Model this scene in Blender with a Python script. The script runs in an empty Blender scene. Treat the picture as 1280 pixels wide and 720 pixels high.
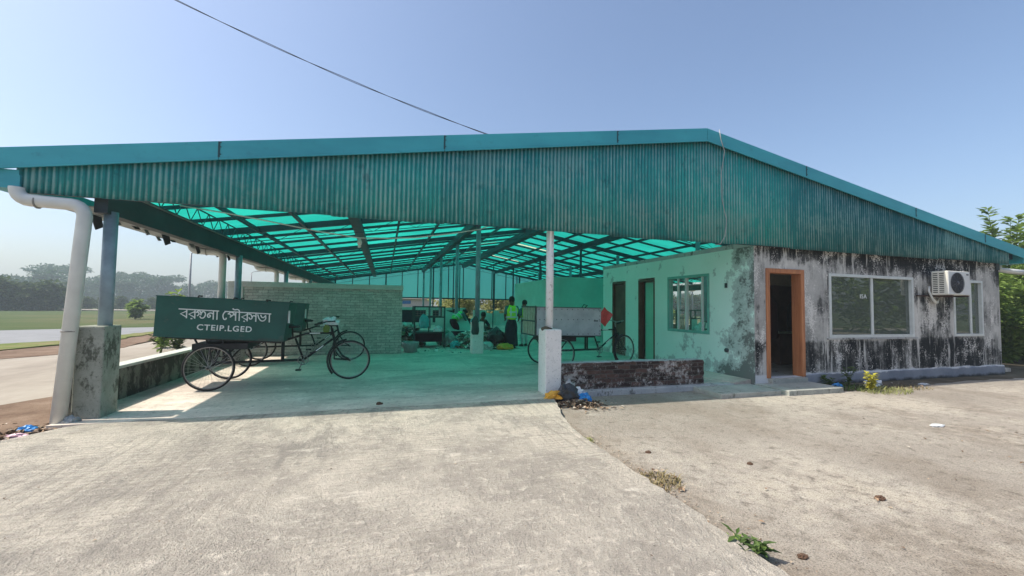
import bpy, bmesh, math, random
from mathutils import Vector, Matrix, noise as mnoise

random.seed(7)
SC = bpy.context.scene
COL = SC.collection
PI = math.pi

# ------------------------------------------------------------------ node helper
class G:
    def __init__(s, name):
        s.m = bpy.data.materials.new(name); s.m.use_nodes = True
        s.t = s.m.node_tree; s.t.nodes.clear()
        s.o = s.t.nodes.new('ShaderNodeOutputMaterial')
    def n(s, typ, ins=None, **at):
        nd = s.t.nodes.new(typ)
        for k, v in at.items(): setattr(nd, k, v)
        for k, v in (ins or {}).items():
            sk = nd.inputs[k]
            if isinstance(v, bpy.types.NodeSocket): s.t.links.new(v, sk)
            else:
                if sk.type == 'RGBA' and len(v) == 3: v = (*v, 1)
                sk.default_value = v
        return nd
    def obj(s): return s.n('ShaderNodeTexCoord').outputs['Object']
    def gen(s): return s.n('ShaderNodeTexCoord').outputs['Generated']
    def mapv(s, v, sc=(1, 1, 1), loc=(0, 0, 0), rot=(0, 0, 0)):
        return s.n('ShaderNodeMapping', {'Vector': v, 'Scale': sc, 'Location': loc, 'Rotation': rot}).outputs[0]
    def noise(s, v, scale, det=4, rough=.55, dist=0):
        return s.n('ShaderNodeTexNoise', {'Vector': v, 'Scale': scale, 'Detail': det, 'Roughness': rough, 'Distortion': dist}).outputs[0]
    def vor(s, v, scale, feature='F1', out=0):
        return s.n('ShaderNodeTexVoronoi', {'Vector': v, 'Scale': scale}, feature=feature).outputs[out]
    def ramp(s, f, stops, interp='LINEAR'):
        r = s.n('ShaderNodeValToRGB', {'Fac': f}); cr = r.color_ramp; cr.interpolation = interp
        while len(cr.elements) < len(stops): cr.elements.new(.5)
        for e, (p, c) in zip(cr.elements, stops):
            e.position = p
            if not isinstance(c, (tuple, list)): c = (c, c, c)
            e.color = (*c[:3], 1)
        return r.outputs[0]
    def mix(s, f, a, b, blend='MIX'):
        return s.n('ShaderNodeMix', {0: f, 6: a, 7: b}, data_type='RGBA', blend_type=blend).outputs[2]
    def math(s, op, a, b=0.0, clamp=False):
        return s.n('ShaderNodeMath', {0: a, 1: b}, operation=op, use_clamp=clamp).outputs[0]
    def sep(s, v): return s.n('ShaderNodeSeparateXYZ', {0: v}).outputs
    def bump(s, h, st=.3, dist=.02, nrm=None):
        d = {'Height': h, 'Strength': st, 'Distance': dist}
        if nrm is not None: d['Normal'] = nrm
        return s.n('ShaderNodeBump', d).outputs[0]
    def bsdf(s, col, rough=.6, metal=0., nrm=None, spec=.4, **kw):
        d = {'Base Color': col, 'Roughness': rough, 'Metallic': metal, 'Specular IOR Level': spec}
        if nrm is not None: d['Normal'] = nrm
        d.update(kw)
        return s.n('ShaderNodeBsdfPrincipled', d).outputs[0]
    def end(s, sh):
        s.t.links.new(sh, s.o.inputs['Surface']); return s.m

def simple(name, col, rough=.6, metal=0., var=.15, scale=8., spec=.4, bump=0., bscale=60):
    g = G(name); o = g.obj()
    f = g.noise(o, scale, 5, .6)
    c = g.mix(g.ramp(f, [(.3, 0), (.7, 1)]), tuple(x * (1 - var) for x in col), tuple(min(1, x * (1 + var)) for x in col))
    nr = g.bump(g.noise(o, bscale, 3), bump, .01) if bump else None
    return g.end(g.bsdf(c, rough, metal, nr, spec))

M = {}
def mats():
    # --- concrete driveway: cream, brushed, stained
    g = G('driveway_concrete'); o = g.obj()
    big = g.noise(o, .45, 6, .65); mid = g.noise(o, 2.1, 8, .7); fine = g.noise(o, 34, 4, .75); grit = g.noise(o, 110, 2, .6); coarse = g.noise(o, 11, 6, .75)
    yy = g.math('ADD', g.math('DIVIDE', g.sep(o)[1], 8), g.math('MULTIPLY', g.math('SUBTRACT', g.noise(o, .7, 6, .65), .5), .9))
    c = g.ramp(yy, [(.2, (.42, .385, .335)), (.45, (.49, .445, .38)), (.68, (.55, .50, .425)), (.85, (.62, .56, .455))])
    c = g.mix(g.ramp(mid, [(.47, 0), (.56, .75)]), c, (.33, .30, .262))
    c = g.mix(g.ramp(g.noise(g.mapv(o, (1, .5, 1), (3, 8, 0)), .55, 7, .7), [(.48, 0), (.62, .65)]), c, (.30, .272, .24))
    c = g.mix(g.ramp(big, [(.52, 0), (.62, .7)]), c, (.58, .53, .455))
    c = g.mix(g.ramp(coarse, [(.54, 0), (.66, .7)]), c, (.66, .60, .52))
    c = g.mix(g.ramp(coarse, [(.34, .6), (.43, 0)]), c, (.24, .215, .185))
    c = g.mix(g.ramp(fine, [(.57, 0), (.7, .5)]), c, (.24, .215, .185))
    c = g.mix(g.ramp(grit, [(.34, .6), (.43, 0)]), c, (.14, .125, .105))
    c = g.mix(g.ramp(grit, [(.62, 0), (.72, .6)]), c, (.62, .58, .52))
    c = g.mix(g.ramp(g.vor(g.mapv(o, (1, 1, .02)), 7), [(.03, .8), (.06, 0)]), c, (.09, .07, .055))
    c = g.mix(g.ramp(g.noise(g.mapv(o, (1.3, .35, 1), (8, 1, 0)), 1.2, 8, .74), [(.575, 0), (.63, .55)]), c, (.22, .205, .185))
    c = g.mix(g.ramp(g.noise(g.mapv(o, (.5, 1.2, 1), (2, 9, 0)), 1.9, 8, .74), [(.60, 0), (.65, .6)]), c, (.68, .63, .55))
    wv = g.n('ShaderNodeTexWave', {'Vector': g.mapv(o, (.10, 1, 0)), 'Scale': 4.2, 'Distortion': 7., 'Detail': 5, 'Detail Scale': 2.2}, bands_direction='Y').outputs[1]
    wx = g.n('ShaderNodeTexWave', {'Vector': g.mapv(o, (1, .15, 0)), 'Scale': 2.4, 'Distortion': 5., 'Detail': 5, 'Detail Scale': 2.5}, bands_direction='X').outputs[1]
    msk = g.ramp(g.noise(o, .6, 4), [(.42, 0), (.56, 1)]); mskx = g.ramp(g.noise(g.mapv(o, (1, 1, 1), (5, 2, 0)), .5, 4), [(.50, 0), (.60, 1)])
    c = g.mix(g.math('MULTIPLY', g.ramp(wv, [(.0, .32), (.3, 0)]), msk), c, (.25, .225, .19))
    c = g.mix(g.math('MULTIPLY', g.ramp(wx, [(.0, .4), (.16, 0)]), mskx), c, (.24, .215, .18))
    h = g.math('ADD', g.math('MULTIPLY', wv, g.math('MULTIPLY', msk, .6)), g.math('MULTIPLY', wx, g.math('MULTIPLY', mskx, .3)))
    h = g.math('ADD', h, g.math('MULTIPLY', fine, 1.2)); h = g.math('ADD', h, g.math('MULTIPLY', coarse, 2.2)); h = g.math('ADD', h, grit)
    M['drive'] = g.end(g.bsdf(c, .9, nrm=g.bump(h, .9, .02), spec=.2))
    # --- apron: browner slab with worn pale patch
    g = G('apron_concrete'); o = g.obj()
    big = g.noise(o, .28, 6, .65); mid = g.noise(o, 1.5, 9, .72); fine = g.noise(o, 26, 5, .75); grit = g.noise(o, 95, 2, .6); coarse = g.noise(o, 7, 7, .75)
    c = g.mix(g.ramp(big, [(.38, 0), (.60, 1)]), (.32, .285, .243), (.45, .41, .355))
    c = g.mix(g.ramp(g.noise(g.mapv(o, (1, .7, 1), (7, 3, 0)), .8, 8, .7), [(.48, 0), (.66, .75)]), c, (.235, .195, .155))
    c = g.mix(g.ramp(g.math('ADD', g.math('MULTIPLY', big, .55), g.math('MULTIPLY', coarse, .45)), [(.51, 0), (.58, .7)]), c, (.52, .47, .39))
    c = g.mix(g.ramp(coarse, [(.34, .75), (.46, 0)]), c, (.135, .115, .092))
    c = g.mix(g.ramp(fine, [(.54, 0), (.68, .65)]), c, (.13, .112, .09))
    c = g.mix(g.ramp(grit, [(.35, .75), (.46, 0)]), c, (.075, .066, .055))
    c = g.mix(g.ramp(grit, [(.62, 0), (.7, .55)]), c, (.52, .48, .42))
    x = g.sep(o)[0]; edge = g.math('ADD', x, g.math('MULTIPLY', mid, 1.6))
    c = g.mix(g.ramp(g.math('DIVIDE', edge, 6), [(.46, .8), (.60, 0)]), c, (.205, .16, .12))
    c = g.mix(g.ramp(g.vor(g.mapv(o, (1, 1, .02)), 5), [(.03, .8), (.06, 0)]), c, (.07, .055, .04))
    h = g.math('ADD', g.math('MULTIPLY', fine, 1.3), g.math('ADD', g.math('MULTIPLY', coarse, 2), g.math('MULTIPLY', grit, .8)))
    M['apron'] = g.end(g.bsdf(c, .9, nrm=g.bump(h, .85, .018), spec=.2))
    # --- shed floor
    g = G('floor_concrete'); o = g.obj()
    big = g.noise(o, .55, 7, .7); fine = g.noise(o, 16, 6, .75); pt = g.noise(g.mapv(o, (.6, 1.5, 1), (3, 1, 0)), .9, 8, .72); tr = g.noise(g.mapv(o, (2.4, .25, 1)), 1, 5, .6)
    c = g.mix(g.ramp(big, [(.38, 0), (.62, 1)]), (.50, .43, .37), (.68, .59, .51))
    c = g.mix(g.ramp(pt, [(.48, 0), (.58, .75)]), c, (.38, .335, .29))
    c = g.mix(g.ramp(tr, [(.54, 0), (.66, .5)]), c, (.42, .37, .32))
    c = g.mix(g.ramp(g.noise(g.mapv(o, (1, 1.6, 1), (1, 7, 0)), 2.3, 8, .75), [(.56, 0), (.64, .7)]), c, (.76, .67, .59))
    c = g.mix(g.ramp(fine, [(.54, 0), (.68, .6)]), c, (.15, .135, .115))
    c = g.mix(g.ramp(g.noise(g.mapv(o, (1, 2.5, 1)), 4, 8, .8), [(.60, 0), (.67, .75)]), c, (.11, .10, .085))
    h = g.math('ADD', fine, big)
    M['floor'] = g.end(g.bsdf(c, g.ramp(big, [(.35, .6), (.65, .85)]), nrm=g.bump(h, .4, .01), spec=.25))
    # --- ground / soils
    g = G('field_ground'); o = g.obj()
    c = g.ramp(g.noise(o, .06, 6, .65), [(.35, (.04, .075, .02)), (.52, (.07, .092, .03)), (.68, (.16, .125, .07))])
    c = g.mix(g.ramp(g.noise(o, 3, 5, .7), [(.4, 0), (.7, .5)]), c, (.05, .07, .022))
    M['field'] = g.end(g.bsdf(c, .95, spec=.1, nrm=g.bump(g.noise(o, 6, 5), .6, .08)))
    g = G('verge_grass'); o = g.obj()
    c = g.ramp(g.noise(o, 1.2, 6, .7), [(.35, (.1, .14, .035)), (.5, (.15, .17, .055)), (.65, (.22, .17, .1))])
    M['verge'] = g.end(g.bsdf(c, .95, spec=.1, nrm=g.bump(g.noise(o, 14, 5), .7, .05)))
    g = G('bare_soil'); o = g.obj()
    c = g.ramp(g.noise(o, 1.4, 7, .7), [(.35, (.13, .085, .06)), (.55, (.2, .14, .1)), (.7, (.27, .2, .15))])
    c = g.mix(g.ramp(g.noise(o, 40, 3, .6), [(.5, 0), (.7, .5)]), c, (.09, .065, .05))
    M['soil'] = g.end(g.bsdf(c, .95, spec=.1, nrm=g.bump(g.noise(o, 9, 6, .7), .7, .04)))
    g = G('dark_soil'); o = g.obj()
    c = g.ramp(g.noise(o, 1.8, 7, .7), [(.35, (.07, .06, .045)), (.55, (.13, .11, .08)), (.7, (.2, .18, .14))])
    M['darksoil'] = g.end(g.bsdf(c, .95, spec=.1, nrm=g.bump(g.noise(o, 12, 6, .7), .8, .03)))
    g = G('pad_concrete'); o = g.obj()
    c = g.ramp(g.noise(g.mapv(o, (1, .4, 1)), .5, 6, .65), [(.35, (.21, .18, .15)), (.5, (.30, .265, .22)), (.65, (.36, .325, .275))])
    c = g.mix(g.ramp(g.noise(g.mapv(o, (.5, 2, 1)), 2.2, 6, .7), [(.52, 0), (.66, .6)]), c, (.25, .22, .185))
    M['pad'] = g.end(g.bsdf(c, .9, spec=.2, nrm=g.bump(g.noise(o, 20, 5, .7), .4, .01)))
    M['road'] = simple('road_surface', (.20, .205, .21), .75, var=.12, scale=1.2, bump=.2)
    # --- green FRP sheet, light passes through it
    g = G('green_translucent_sheet'); o = g.obj()
    st = g.noise(g.mapv(o, (.5, .9, .2)), .8, 4, .6)
    c = g.mix(g.ramp(st, [(.35, 0), (.65, 1)]), (.10, .53, .47), (.13, .61, .54))
    c = g.mix(g.ramp(g.noise(g.mapv(o, (.4, 14, .2)), 1, 3), [(.52, 0), (.7, .35)]), c, (.03, .38, .36))
    tr = g.n('ShaderNodeBsdfTranslucent', {'Color': c}).outputs[0]
    df = g.bsdf((.03, .30, .28), .45)
    M['frp'] = g.end(g.n('ShaderNodeMixShader', {0: .12, 1: tr, 2: df}).outputs[0])
    g = G('clear_roof_strip')
    tr = g.n('ShaderNodeBsdfTranslucent', {'Color': (.85, .85, .7, 1)}).outputs[0]
    M['clear'] = g.end(g.n('ShaderNodeMixShader', {0: .15, 1: tr, 2: g.bsdf((.6, .6, .5), .4)}).outputs[0])
    # --- corrugated cladding (weathered teal sheet)
    g = G('teal_corrugated_sheet'); o = g.obj(); xyz = g.sep(o)
    sx = g.n('ShaderNodeObjectInfo').outputs['Random']
    pat = g.noise(o, 1.1, 5, .65)
    c = g.mix(g.ramp(pat, [(.35, 0), (.65, 1)]), (.03, .40, .40), (.05, .54, .50))
    c = g.mix(g.math('MULTIPLY', sx, .4), c, (.02, .24, .30))
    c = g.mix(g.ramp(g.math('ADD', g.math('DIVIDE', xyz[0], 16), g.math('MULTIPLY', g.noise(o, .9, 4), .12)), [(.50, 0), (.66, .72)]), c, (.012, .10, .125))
    crest = g.math('MULTIPLY', g.math('ADD', g.math('MULTIPLY', g.math('COSINE', g.math('MULTIPLY', xyz[0], 2 * PI / .066)), -1), 1), .5)
    wear = g.math('ADD', g.math('MULTIPLY', crest, .42), g.noise(g.mapv(o, (9, 1, 1.3)), 1, 6, .7))
    zone = g.noise(g.mapv(o, (1, 1, 1.6), (2, 0, 5)), .75, 6, .68)
    wz = g.math('ADD', wear, g.math('MULTIPLY', g.math('SUBTRACT', zone, .5), .7))
    c = g.mix(g.ramp(wz, [(.75, 0), (.97, .75)]), c, (.40, .63, .62))
    c = g.mix(g.ramp(zone, [(.53, 0), (.66, .42)]), c, (.26, .50, .48))
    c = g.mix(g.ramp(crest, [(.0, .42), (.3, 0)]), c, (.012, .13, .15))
    c = g.mix(g.ramp(g.noise(g.mapv(o, (5, 1, 3)), 1, 6, .7), [(.58, 0), (.7, .4)]), c, (.014, .09, .105))
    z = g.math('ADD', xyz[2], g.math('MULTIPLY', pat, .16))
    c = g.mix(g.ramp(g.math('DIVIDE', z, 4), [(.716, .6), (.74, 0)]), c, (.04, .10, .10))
    tr = g.n('ShaderNodeBsdfTranslucent', {'Color': c}).outputs[0]
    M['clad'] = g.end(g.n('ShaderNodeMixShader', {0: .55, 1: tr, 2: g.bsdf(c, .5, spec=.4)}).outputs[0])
    g = G('teal_flashing'); o = g.obj()
    c = g.mix(g.ramp(g.noise(g.mapv(o, (.6, 1, 2)), 1.2, 5, .6), [(.3, 0), (.7, 1)]), (.028, .27, .335), (.045, .37, .43))
    c = g.mix(g.ramp(g.noise(o, 9, 5, .7), [(.58, 0), (.72, .3)]), c, (.02, .13, .16))
    M['flash'] = g.end(g.bsdf(c, .45, spec=.45))
    M['flash_line'] = simple('dark_joint', (.015, .06, .075), .7)
    # --- steel
    M['steel'] = simple('dark_painted_steel', (.022, .06, .085), .55, var=.3, scale=3)
    M['eave'] = simple('dark_eave_beam', (.03, .042, .05), .6, var=.3, scale=2)
    M['lip'] = simple('beam_lip', (.2, .19, .18), .7)
    M['pole'] = simple('blue_grey_pole', (.22, .30, .36), .45, var=.2, scale=5)
    g = G('white_pole_paint'); o = g.obj()
    c = g.mix(g.ramp(g.noise(o, 12, 6, .7), [(.55, 0), (.68, 1)]), (.74, .75, .78), (.36, .35, .34))
    M['wpole'] = g.end(g.bsdf(c, .5))
    M['pvc'] = simple('pvc_pipe', (.60, .61, .58), .4, var=.08, scale=4)
    M['pvcband'] = simple('pipe_band', (.25, .24, .22), .6)
    M['torn'] = simple('grey_sheet_metal', (.30, .32, .32), .55, metal=.2, var=.25)
    # --- stained concrete pedestals
    def stained(name, a, b, dark, thr=.55):
        g = G(name); o = g.obj()
        c = g.mix(g.ramp(g.noise(o, 2.4, 6, .65), [(.35, 0), (.65, 1)]), a, b)
        c = g.mix(g.ramp(g.noise(g.mapv(o, (1, 1, .6), (2, 5, 1)), 4.2, 8, .75), [(thr, 0), (thr + .07, .9)]), c, dark)
        c = g.mix(g.ramp(g.noise(o, 30, 4, .7), [(.56, 0), (.7, .6)]), c, tuple(x * .5 for x in a))
        c = g.mix(g.ramp(g.vor(o, 17), [(.06, .85), (.1, 0)]), c, (.04, .035, .03))
        h = g.math('ADD', g.noise(o, 18, 6, .7), g.ramp(g.vor(o, 17), [(.05, 0), (.12, 1)]))
        return g.end(g.bsdf(c, .88, nrm=g.bump(h, .5, .01), spec=.2))
    M['ped'] = stained('stained_pedestal', (.24, .255, .21), (.36, .37, .32), (.07, .075, .055), .52)
    M['wped'] = stained('white_pedestal', (.70, .69, .66), (.78, .77, .74), (.42, .41, .39), .62)
    M['plinth'] = stained('grey_plinth', (.36, .37, .38), (.48, .48, .47), (.12, .12, .11), .55)
    M['parapet'] = stained('dark_parapet', (.12, .125, .10), (.19, .195, .16), (.022, .023, .018), .46)  # dark grey-green base with near-black blotches
    M['coping'] = stained('pale_coping', (.46, .48, .45), (.56, .57, .53), (.3, .3, .28), .62)
    M['step'] = stained('step_concrete', (.30, .31, .28), (.42, .42, .38), (.13, .13, .11), .57)
    # --- weathered front wall
    g = G('weathered_wall'); o = g.obj(); xyz = g.sep(o)
    n1 = g.noise(o, 1.5, 7, .62); stk = g.noise(g.mapv(o, (6, 1, .6)), 1, 8, .68); fl = g.noise(o, 30, 5, .7); n0 = g.noise(o, .8, 5, .6)
    c = g.mix(g.ramp(n0, [(.35, 0), (.65, 1)]), (.33, .325, .31), (.56, .545, .515))
    c = g.mix(g.ramp(g.noise(g.mapv(o, (1, 1, .5), (4, 1, 2)), 3.5, 8, .7), [(.48, 0), (.62, .7)]), c, (.185, .185, .175))
    bz = g.ramp(g.math('DIVIDE', xyz[2], 3), [(.05, .30), (.12, .5), (.29, .5), (.325, .10), (.72, .06), (.82, .30), (.90, .62), (.95, .7)])
    bx = g.ramp(g.math('DIVIDE', xyz[0], 16), [(.44, .1), (.50, .06), (.545, .04), (.565, .28), (.73, .30), (.755, .62), (.84, .58), (.90, .30), (.95, .22)])
    s = g.math('ADD', g.math('MULTIPLY', n1, .55), g.math('MULTIPLY', stk, .42))
    s = g.math('ADD', s, g.math('MULTIPLY', bz, .29)); s = g.math('ADD', s, g.math('MULTIPLY', bx, .25))
    c = g.mix(g.ramp(s, [(.595, 0), (.665, .75), (.76, .97)]), c, (.022, .024, .026))
    c = g.mix(g.ramp(g.math('ADD', s, g.math('MULTIPLY', fl, .5)), [(.88, 0), (.97, .9)]), c, (.016, .017, .02))
    fk = g.math('ADD', g.math('MULTIPLY', fl, .55), g.math('MULTIPLY', g.noise(g.mapv(o, (1, 1, .55), (9, 2, 4)), 2.6, 9, .75), .75))
    c = g.mix(g.ramp(fk, [(.69, 0), (.735, .85)]), c, (.68, .66, .63))
    c = g.mix(g.ramp(g.math('ADD', g.noise(g.mapv(o, (7, 1, .5), (1, 0, 3)), 1, 9, .72), g.math('MULTIPLY', bz, .06)), [(.60, 0), (.65, .8)]), c, (.62, .605, .575))
    zl = g.math('ADD', xyz[2], g.math('MULTIPLY', g.noise(o, 2.2, 6, .7), .2))
    c = g.mix(g.ramp(zl, [(.335, .9), (.365, 0)]), c, (.60, .61, .62))
    h = g.math('ADD', fl, g.math('MULTIPLY', s, 2))
    M['wall_front'] = g.end(g.bsdf(c, .9, nrm=g.bump(h, .5, .012), spec=.15))
    # --- mint wall peeling towards the corner
    g = G('mint_wall'); o = g.obj(); xyz = g.sep(o)
    n1 = g.noise(o, 2.2, 9, .7); fl = g.noise(o, 26, 5, .7)
    c = g.mix(g.ramp(g.noise(o, .9, 5), [(.35, 0), (.65, 1)]), (.66, .78, .72), (.74, .84, .79))
    c = g.mix(g.ramp(g.noise(o, 11, 6, .7), [(.62, 0), (.72, .5)]), c, (.5, .6, .55))
    by = g.ramp(g.math('DIVIDE', g.math('SUBTRACT', xyz[1], 6.3), 2), [(.1, .58), (.28, .46), (.5, .16), (.8, 0)])
    bz = g.ramp(g.math('DIVIDE', xyz[2], 3), [(.06, .24), (.14, .06), (.5, 0), (.8, .02)])
    s = g.math('ADD', n1, g.math('MULTIPLY', by, .42)); s = g.math('ADD', s, g.math('MULTIPLY', bz, .5))
    c = g.mix(g.ramp(s, [(.60, 0), (.64, .8)]), c, (.40, .43, .42))
    c = g.mix(g.ramp(g.math('ADD', s, g.math('MULTIPLY', fl, .3)), [(.84, 0), (.92, .85)]), c, (.10, .105, .1))
    M['mint'] = g.end(g.bsdf(c, .8, nrm=g.bump(g.math('ADD', fl, s), .3, .008), spec=.25))
    M['mint_plain'] = simple('teal_wall_paint', (.36, .62, .55), .75, var=.12, scale=1.1, bump=.15, bscale=25)
    M['backwall'] = simple('rear_wall_paint', (.34, .52, .47), .8, var=.2, scale=1.3)
    # --- bricks (mapped on x,z of the wall)
    def brick(name, a, b, mort, wear, wearcol, thr):
        g = G(name); o = g.obj(); q = g.sep(o)
        v = g.n('ShaderNodeCombineXYZ', {0: g.math('ADD', q[0], q[1]), 1: q[2], 2: 0.}).outputs[0]
        w = g.n('ShaderNodeVectorMath', {0: v, 1: g.n('ShaderNodeVectorMath', {0: g.n('ShaderNodeTexNoise', {'Vector': o, 'Scale': 5, 'Detail': 6, 'Roughness': .7}).outputs[1], 1: (.11, .075, 0)}, operation='MULTIPLY').outputs[0]}, operation='ADD').outputs[0]
        br = g.n('ShaderNodeTexBrick', {'Vector': w, 'Color1': a, 'Color2': b, 'Mortar': mort, 'Scale': 1., 'Mortar Size': .008, 'Mortar Smooth': .3, 'Bias': -.2, 'Brick Width': .25, 'Row Height': .078})
        c = g.mix(g.ramp(g.noise(o, 5, 8, .75), [(thr, 0), (thr + .1, wear)]), br.outputs[0], wearcol)
        c = g.mix(g.ramp(g.noise(o, 24, 6, .75), [(.55, 0), (.68, .7)]), c, tuple(x * .35 for x in a))
        c = g.mix(g.ramp(g.math('ADD', g.math('MULTIPLY', g.noise(g.mapv(o, (1, 1, 1), (4, 4, 4)), 16, 7, .8), .6), g.math('MULTIPLY', g.noise(o, 2, 4), .4)), [(.54, 0), (.60, wear)]), c, wearcol)
        h = g.math('ADD', g.math('MULTIPLY', br.outputs[1], -1.2), g.math('MULTIPLY', g.noise(o, 20, 6, .75), 1.6))
        return g.end(g.bsdf(c, .92, nrm=g.bump(h, .9, .02), spec=.15))
    M['brick_low'] = brick('eroded_dark_brick', (.05, .033, .029), (.17, .10, .08), (.13, .12, .105), .9, (.55, .51, .47), .57)
    M['brick_grey'] = brick('washed_brick', (.44, .44, .40), (.62, .61, .56), (.30, .30, .275), .75, (.70, .69, .64), .55)
    # --- joinery
    g = G('orange_wood'); o = g.obj()
    c = g.ramp(g.noise(g.mapv(o, (10, 10, .8)), 2, 6, .7), [(.3, (.28, .10, .04)), (.55, (.42, .165, .07)), (.75, (.50, .22, .10))])
    M['wood'] = g.end(g.bsdf(c, .5))
    M['brown_door'] = simple('dark_brown_door', (.12, .06, .04), .55, var=.3, scale=3)
    M['green_door'] = simple('green_door_leaf', (.24, .52, .40), .5, var=.1, scale=2)
    M['alu'] = simple('aluminium_frame', (.56, .59, .58), .45, metal=.0, var=.1, scale=6)
    M['teal_frame'] = simple('teal_window_frame', (.15, .38, .33), .5, var=.12)
    g = G('window_glass')
    gl = g.n('ShaderNodeBsdfGlossy', {'Color': (.9, .95, .92, 1), 'Roughness': .01}).outputs[0]
    tp = g.n('ShaderNodeBsdfTransparent', {'Color': (.34, .42, .38, 1)}).outputs[0]
    fr = g.n('ShaderNodeFresnel', {'IOR': 2.1}).outputs[0]
    gs = g.n('ShaderNodeMixShader', {0: fr, 1: tp, 2: gl}).outputs[0]
    M['glass'] = g.end(g.n('ShaderNodeMixShader', {0: .22, 1: gs, 2: g.bsdf((.26, .31, .27), .8)}).outputs[0])
    M['white_paint'] = simple('white_lettering', (.72, .75, .74), .6, var=.08, scale=30)
    M['plaster_in'] = simple('room_plaster', (.66, .58, .48), .85, var=.1)
    M['dark_cloth'] = simple('dark_cloth', (.015, .015, .02), .9)
    M['maroon_cloth'] = simple('maroon_cloth', (.10, .035, .04), .9)
    # --- AC
    M['ac'] = simple('cream_ac_casing', (.68, .67, .60), .45, var=.04)
    M['ac_front'] = simple('grey_ac_front', (.60, .61, .61), .45, var=.04)
    M['ac_dark'] = simple('dark_ac_grille', (.05, .055, .07), .5)
    M['ac_slot'] = simple('black_slot', (.012, .012, .012), .8)
    M['rust'] = simple('rusty_bracket', (.05, .022, .018), .8, var=.35, scale=20)
    # --- carts
    g = G('green_cart_paint'); o = g.obj()
    c = g.mix(g.ramp(g.noise(o, 2, 5, .6), [(.35, 0), (.65, 1)]), (.008, .07, .058), (.013, .10, .082))
    c = g.mix(g.ramp(g.noise(g.mapv(o, (1, 1, 3)), 6, 6, .7), [(.6, 0), (.75, .4)]), c, (.06, .11, .10))
    c = g.mix(g.ramp(g.noise(o, 5, 9, .78), [(.60, 0), (.68, .55)]), c, (.10, .12, .10))
    cz = g.math('ADD', g.sep(o)[2], g.math('MULTIPLY', g.noise(o, 6, 7, .75), .3))
    c = g.mix(g.ramp(cz, [(.92, .7), (1.02, 0)]), c, (.075, .07, .055))
    c = g.mix(g.ramp(g.noise(o, 22, 6, .75), [(.68, 0), (.72, .8)]), c, (.09, .035, .02))
    M['cart_green'] = g.end(g.bsdf(c, .5, nrm=g.bump(g.noise(o, 1.8, 3), .25, .05)))
    g = G('galvanised_cart'); o = g.obj()
    c = g.mix(g.ramp(g.noise(o, 3, 6, .65), [(.35, 0), (.65, 1)]), (.36, .38, .42), (.50, .52, .55))
    c = g.mix(g.ramp(g.noise(o, 9, 7, .75), [(.62, 0), (.72, .8)]), c, (.16, .14, .13))
    M['cart_white'] = g.end(g.bsdf(c, .55, .25))
    M['black_frame'] = simple('black_cycle_paint', (.018, .017, .018), .5, var=.3, scale=10)
    M['tyre'] = simple('tyre_rubber', (.016, .015, .015), .85)
    M['rim'] = simple('dull_rim', (.28, .26, .25), .4, metal=.7)
    M['spoke'] = simple('steel_spoke', (.5, .5, .5), .35, metal=.8)
    M['cage'] = simple('dark_cage_paint', (.03, .06, .06), .6)
    M['plank'] = simple('pale_slats', (.36, .38, .29), .8, var=.2, scale=12)
    # --- people
    M['skin'] = simple('brown_skin', (.13, .065, .042), .6, var=.08)
    M['hair'] = simple('black_hair', (.008, .007, .007), .7)
    g = G('safety_vest'); o = g.obj()
    M['vest'] = g.end(g.bsdf(g.mix(g.ramp(g.noise(o, 9, 4), [(.4, 0), (.7, 1)]), (.48, .85, .04), (.60, .92, .08)), .7))
    M['vest_green'] = simple('green_vest', (.16, .80, .20), .7)
    M['reflect'] = simple('reflective_tape', (.70, .74, .70), .4)
    M['navy'] = simple('navy_cloth', (.012, .022, .035), .9, var=.3)
    M['plum'] = simple('plum_cloth', (.04, .014, .025), .9, var=.3)
    M['pale_cloth'] = simple('pale_cloth', (.5, .53, .52), .9, var=.2)
    M['teal_cloth'] = simple('teal_shirt', (.05, .17, .18), .9, var=.2)
    # --- rubbish & plants
    def plastic(n, c, r=.35): M[n] = simple(n, c, r, var=.22, scale=14, spec=.5)
    plastic('yellow_plastic', (.70, .34, .03)); plastic('black_plastic', (.03, .032, .038)); plastic('blue_plastic', (.015, .20, .52))
    plastic('white_plastic', (.62, .64, .66)); plastic('pink_plastic', (.62, .40, .46)); plastic('grey_plastic', (.30, .32, .32))
    plastic('teal_plastic', (.03, .36, .40)); plastic('red_plastic', (.55, .04, .035)); plastic('green_sack', (.16, .32, .26), .7); plastic('brown_clod', (.09, .05, .03), .9)
    g = G('mixed_rubbish'); o = g.obj()
    rnd = g.n('ShaderNodeNewGeometry').outputs['Random Per Island']
    c = g.ramp(rnd, [(.0, (.12, .16, .12)), (.16, (.30, .34, .28)), (.32, (.05, .055, .055)), (.44, (.62, .65, .60)), (.58, (.18, .22, .18)), (.70, (.75, .76, .72)), (.8, (.05, .16, .18)), (.88, (.22, .17, .11)), (.95, (.12, .3, .15))], 'CONSTANT')
    M['rubbish'] = g.end(g.bsdf(c, .6))
    g = G('dry_litter')
    rnd = g.n('ShaderNodeNewGeometry').outputs['Random Per Island']
    c = g.ramp(rnd, [(.0, (.12, .07, .04)), (.3, (.28, .19, .12)), (.55, (.42, .33, .24)), (.75, (.08, .055, .04)), (.9, (.5, .45, .38))], 'CONSTANT')
    M['litter'] = g.end(g.bsdf(c, .85))
    def leaf(n, a, b, tl=.3):
        g = G(n)
        rnd = g.n('ShaderNodeNewGeometry').outputs['Random Per Island']
        c = g.mix(rnd, a, b)
        t = g.n('ShaderNodeBsdfTranslucent', {'Color': c}).outputs[0]
        M[n] = g.end(g.n('ShaderNodeMixShader', {0: tl, 1: g.bsdf(c, .6, spec=.25), 2: t}).outputs[0])
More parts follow.
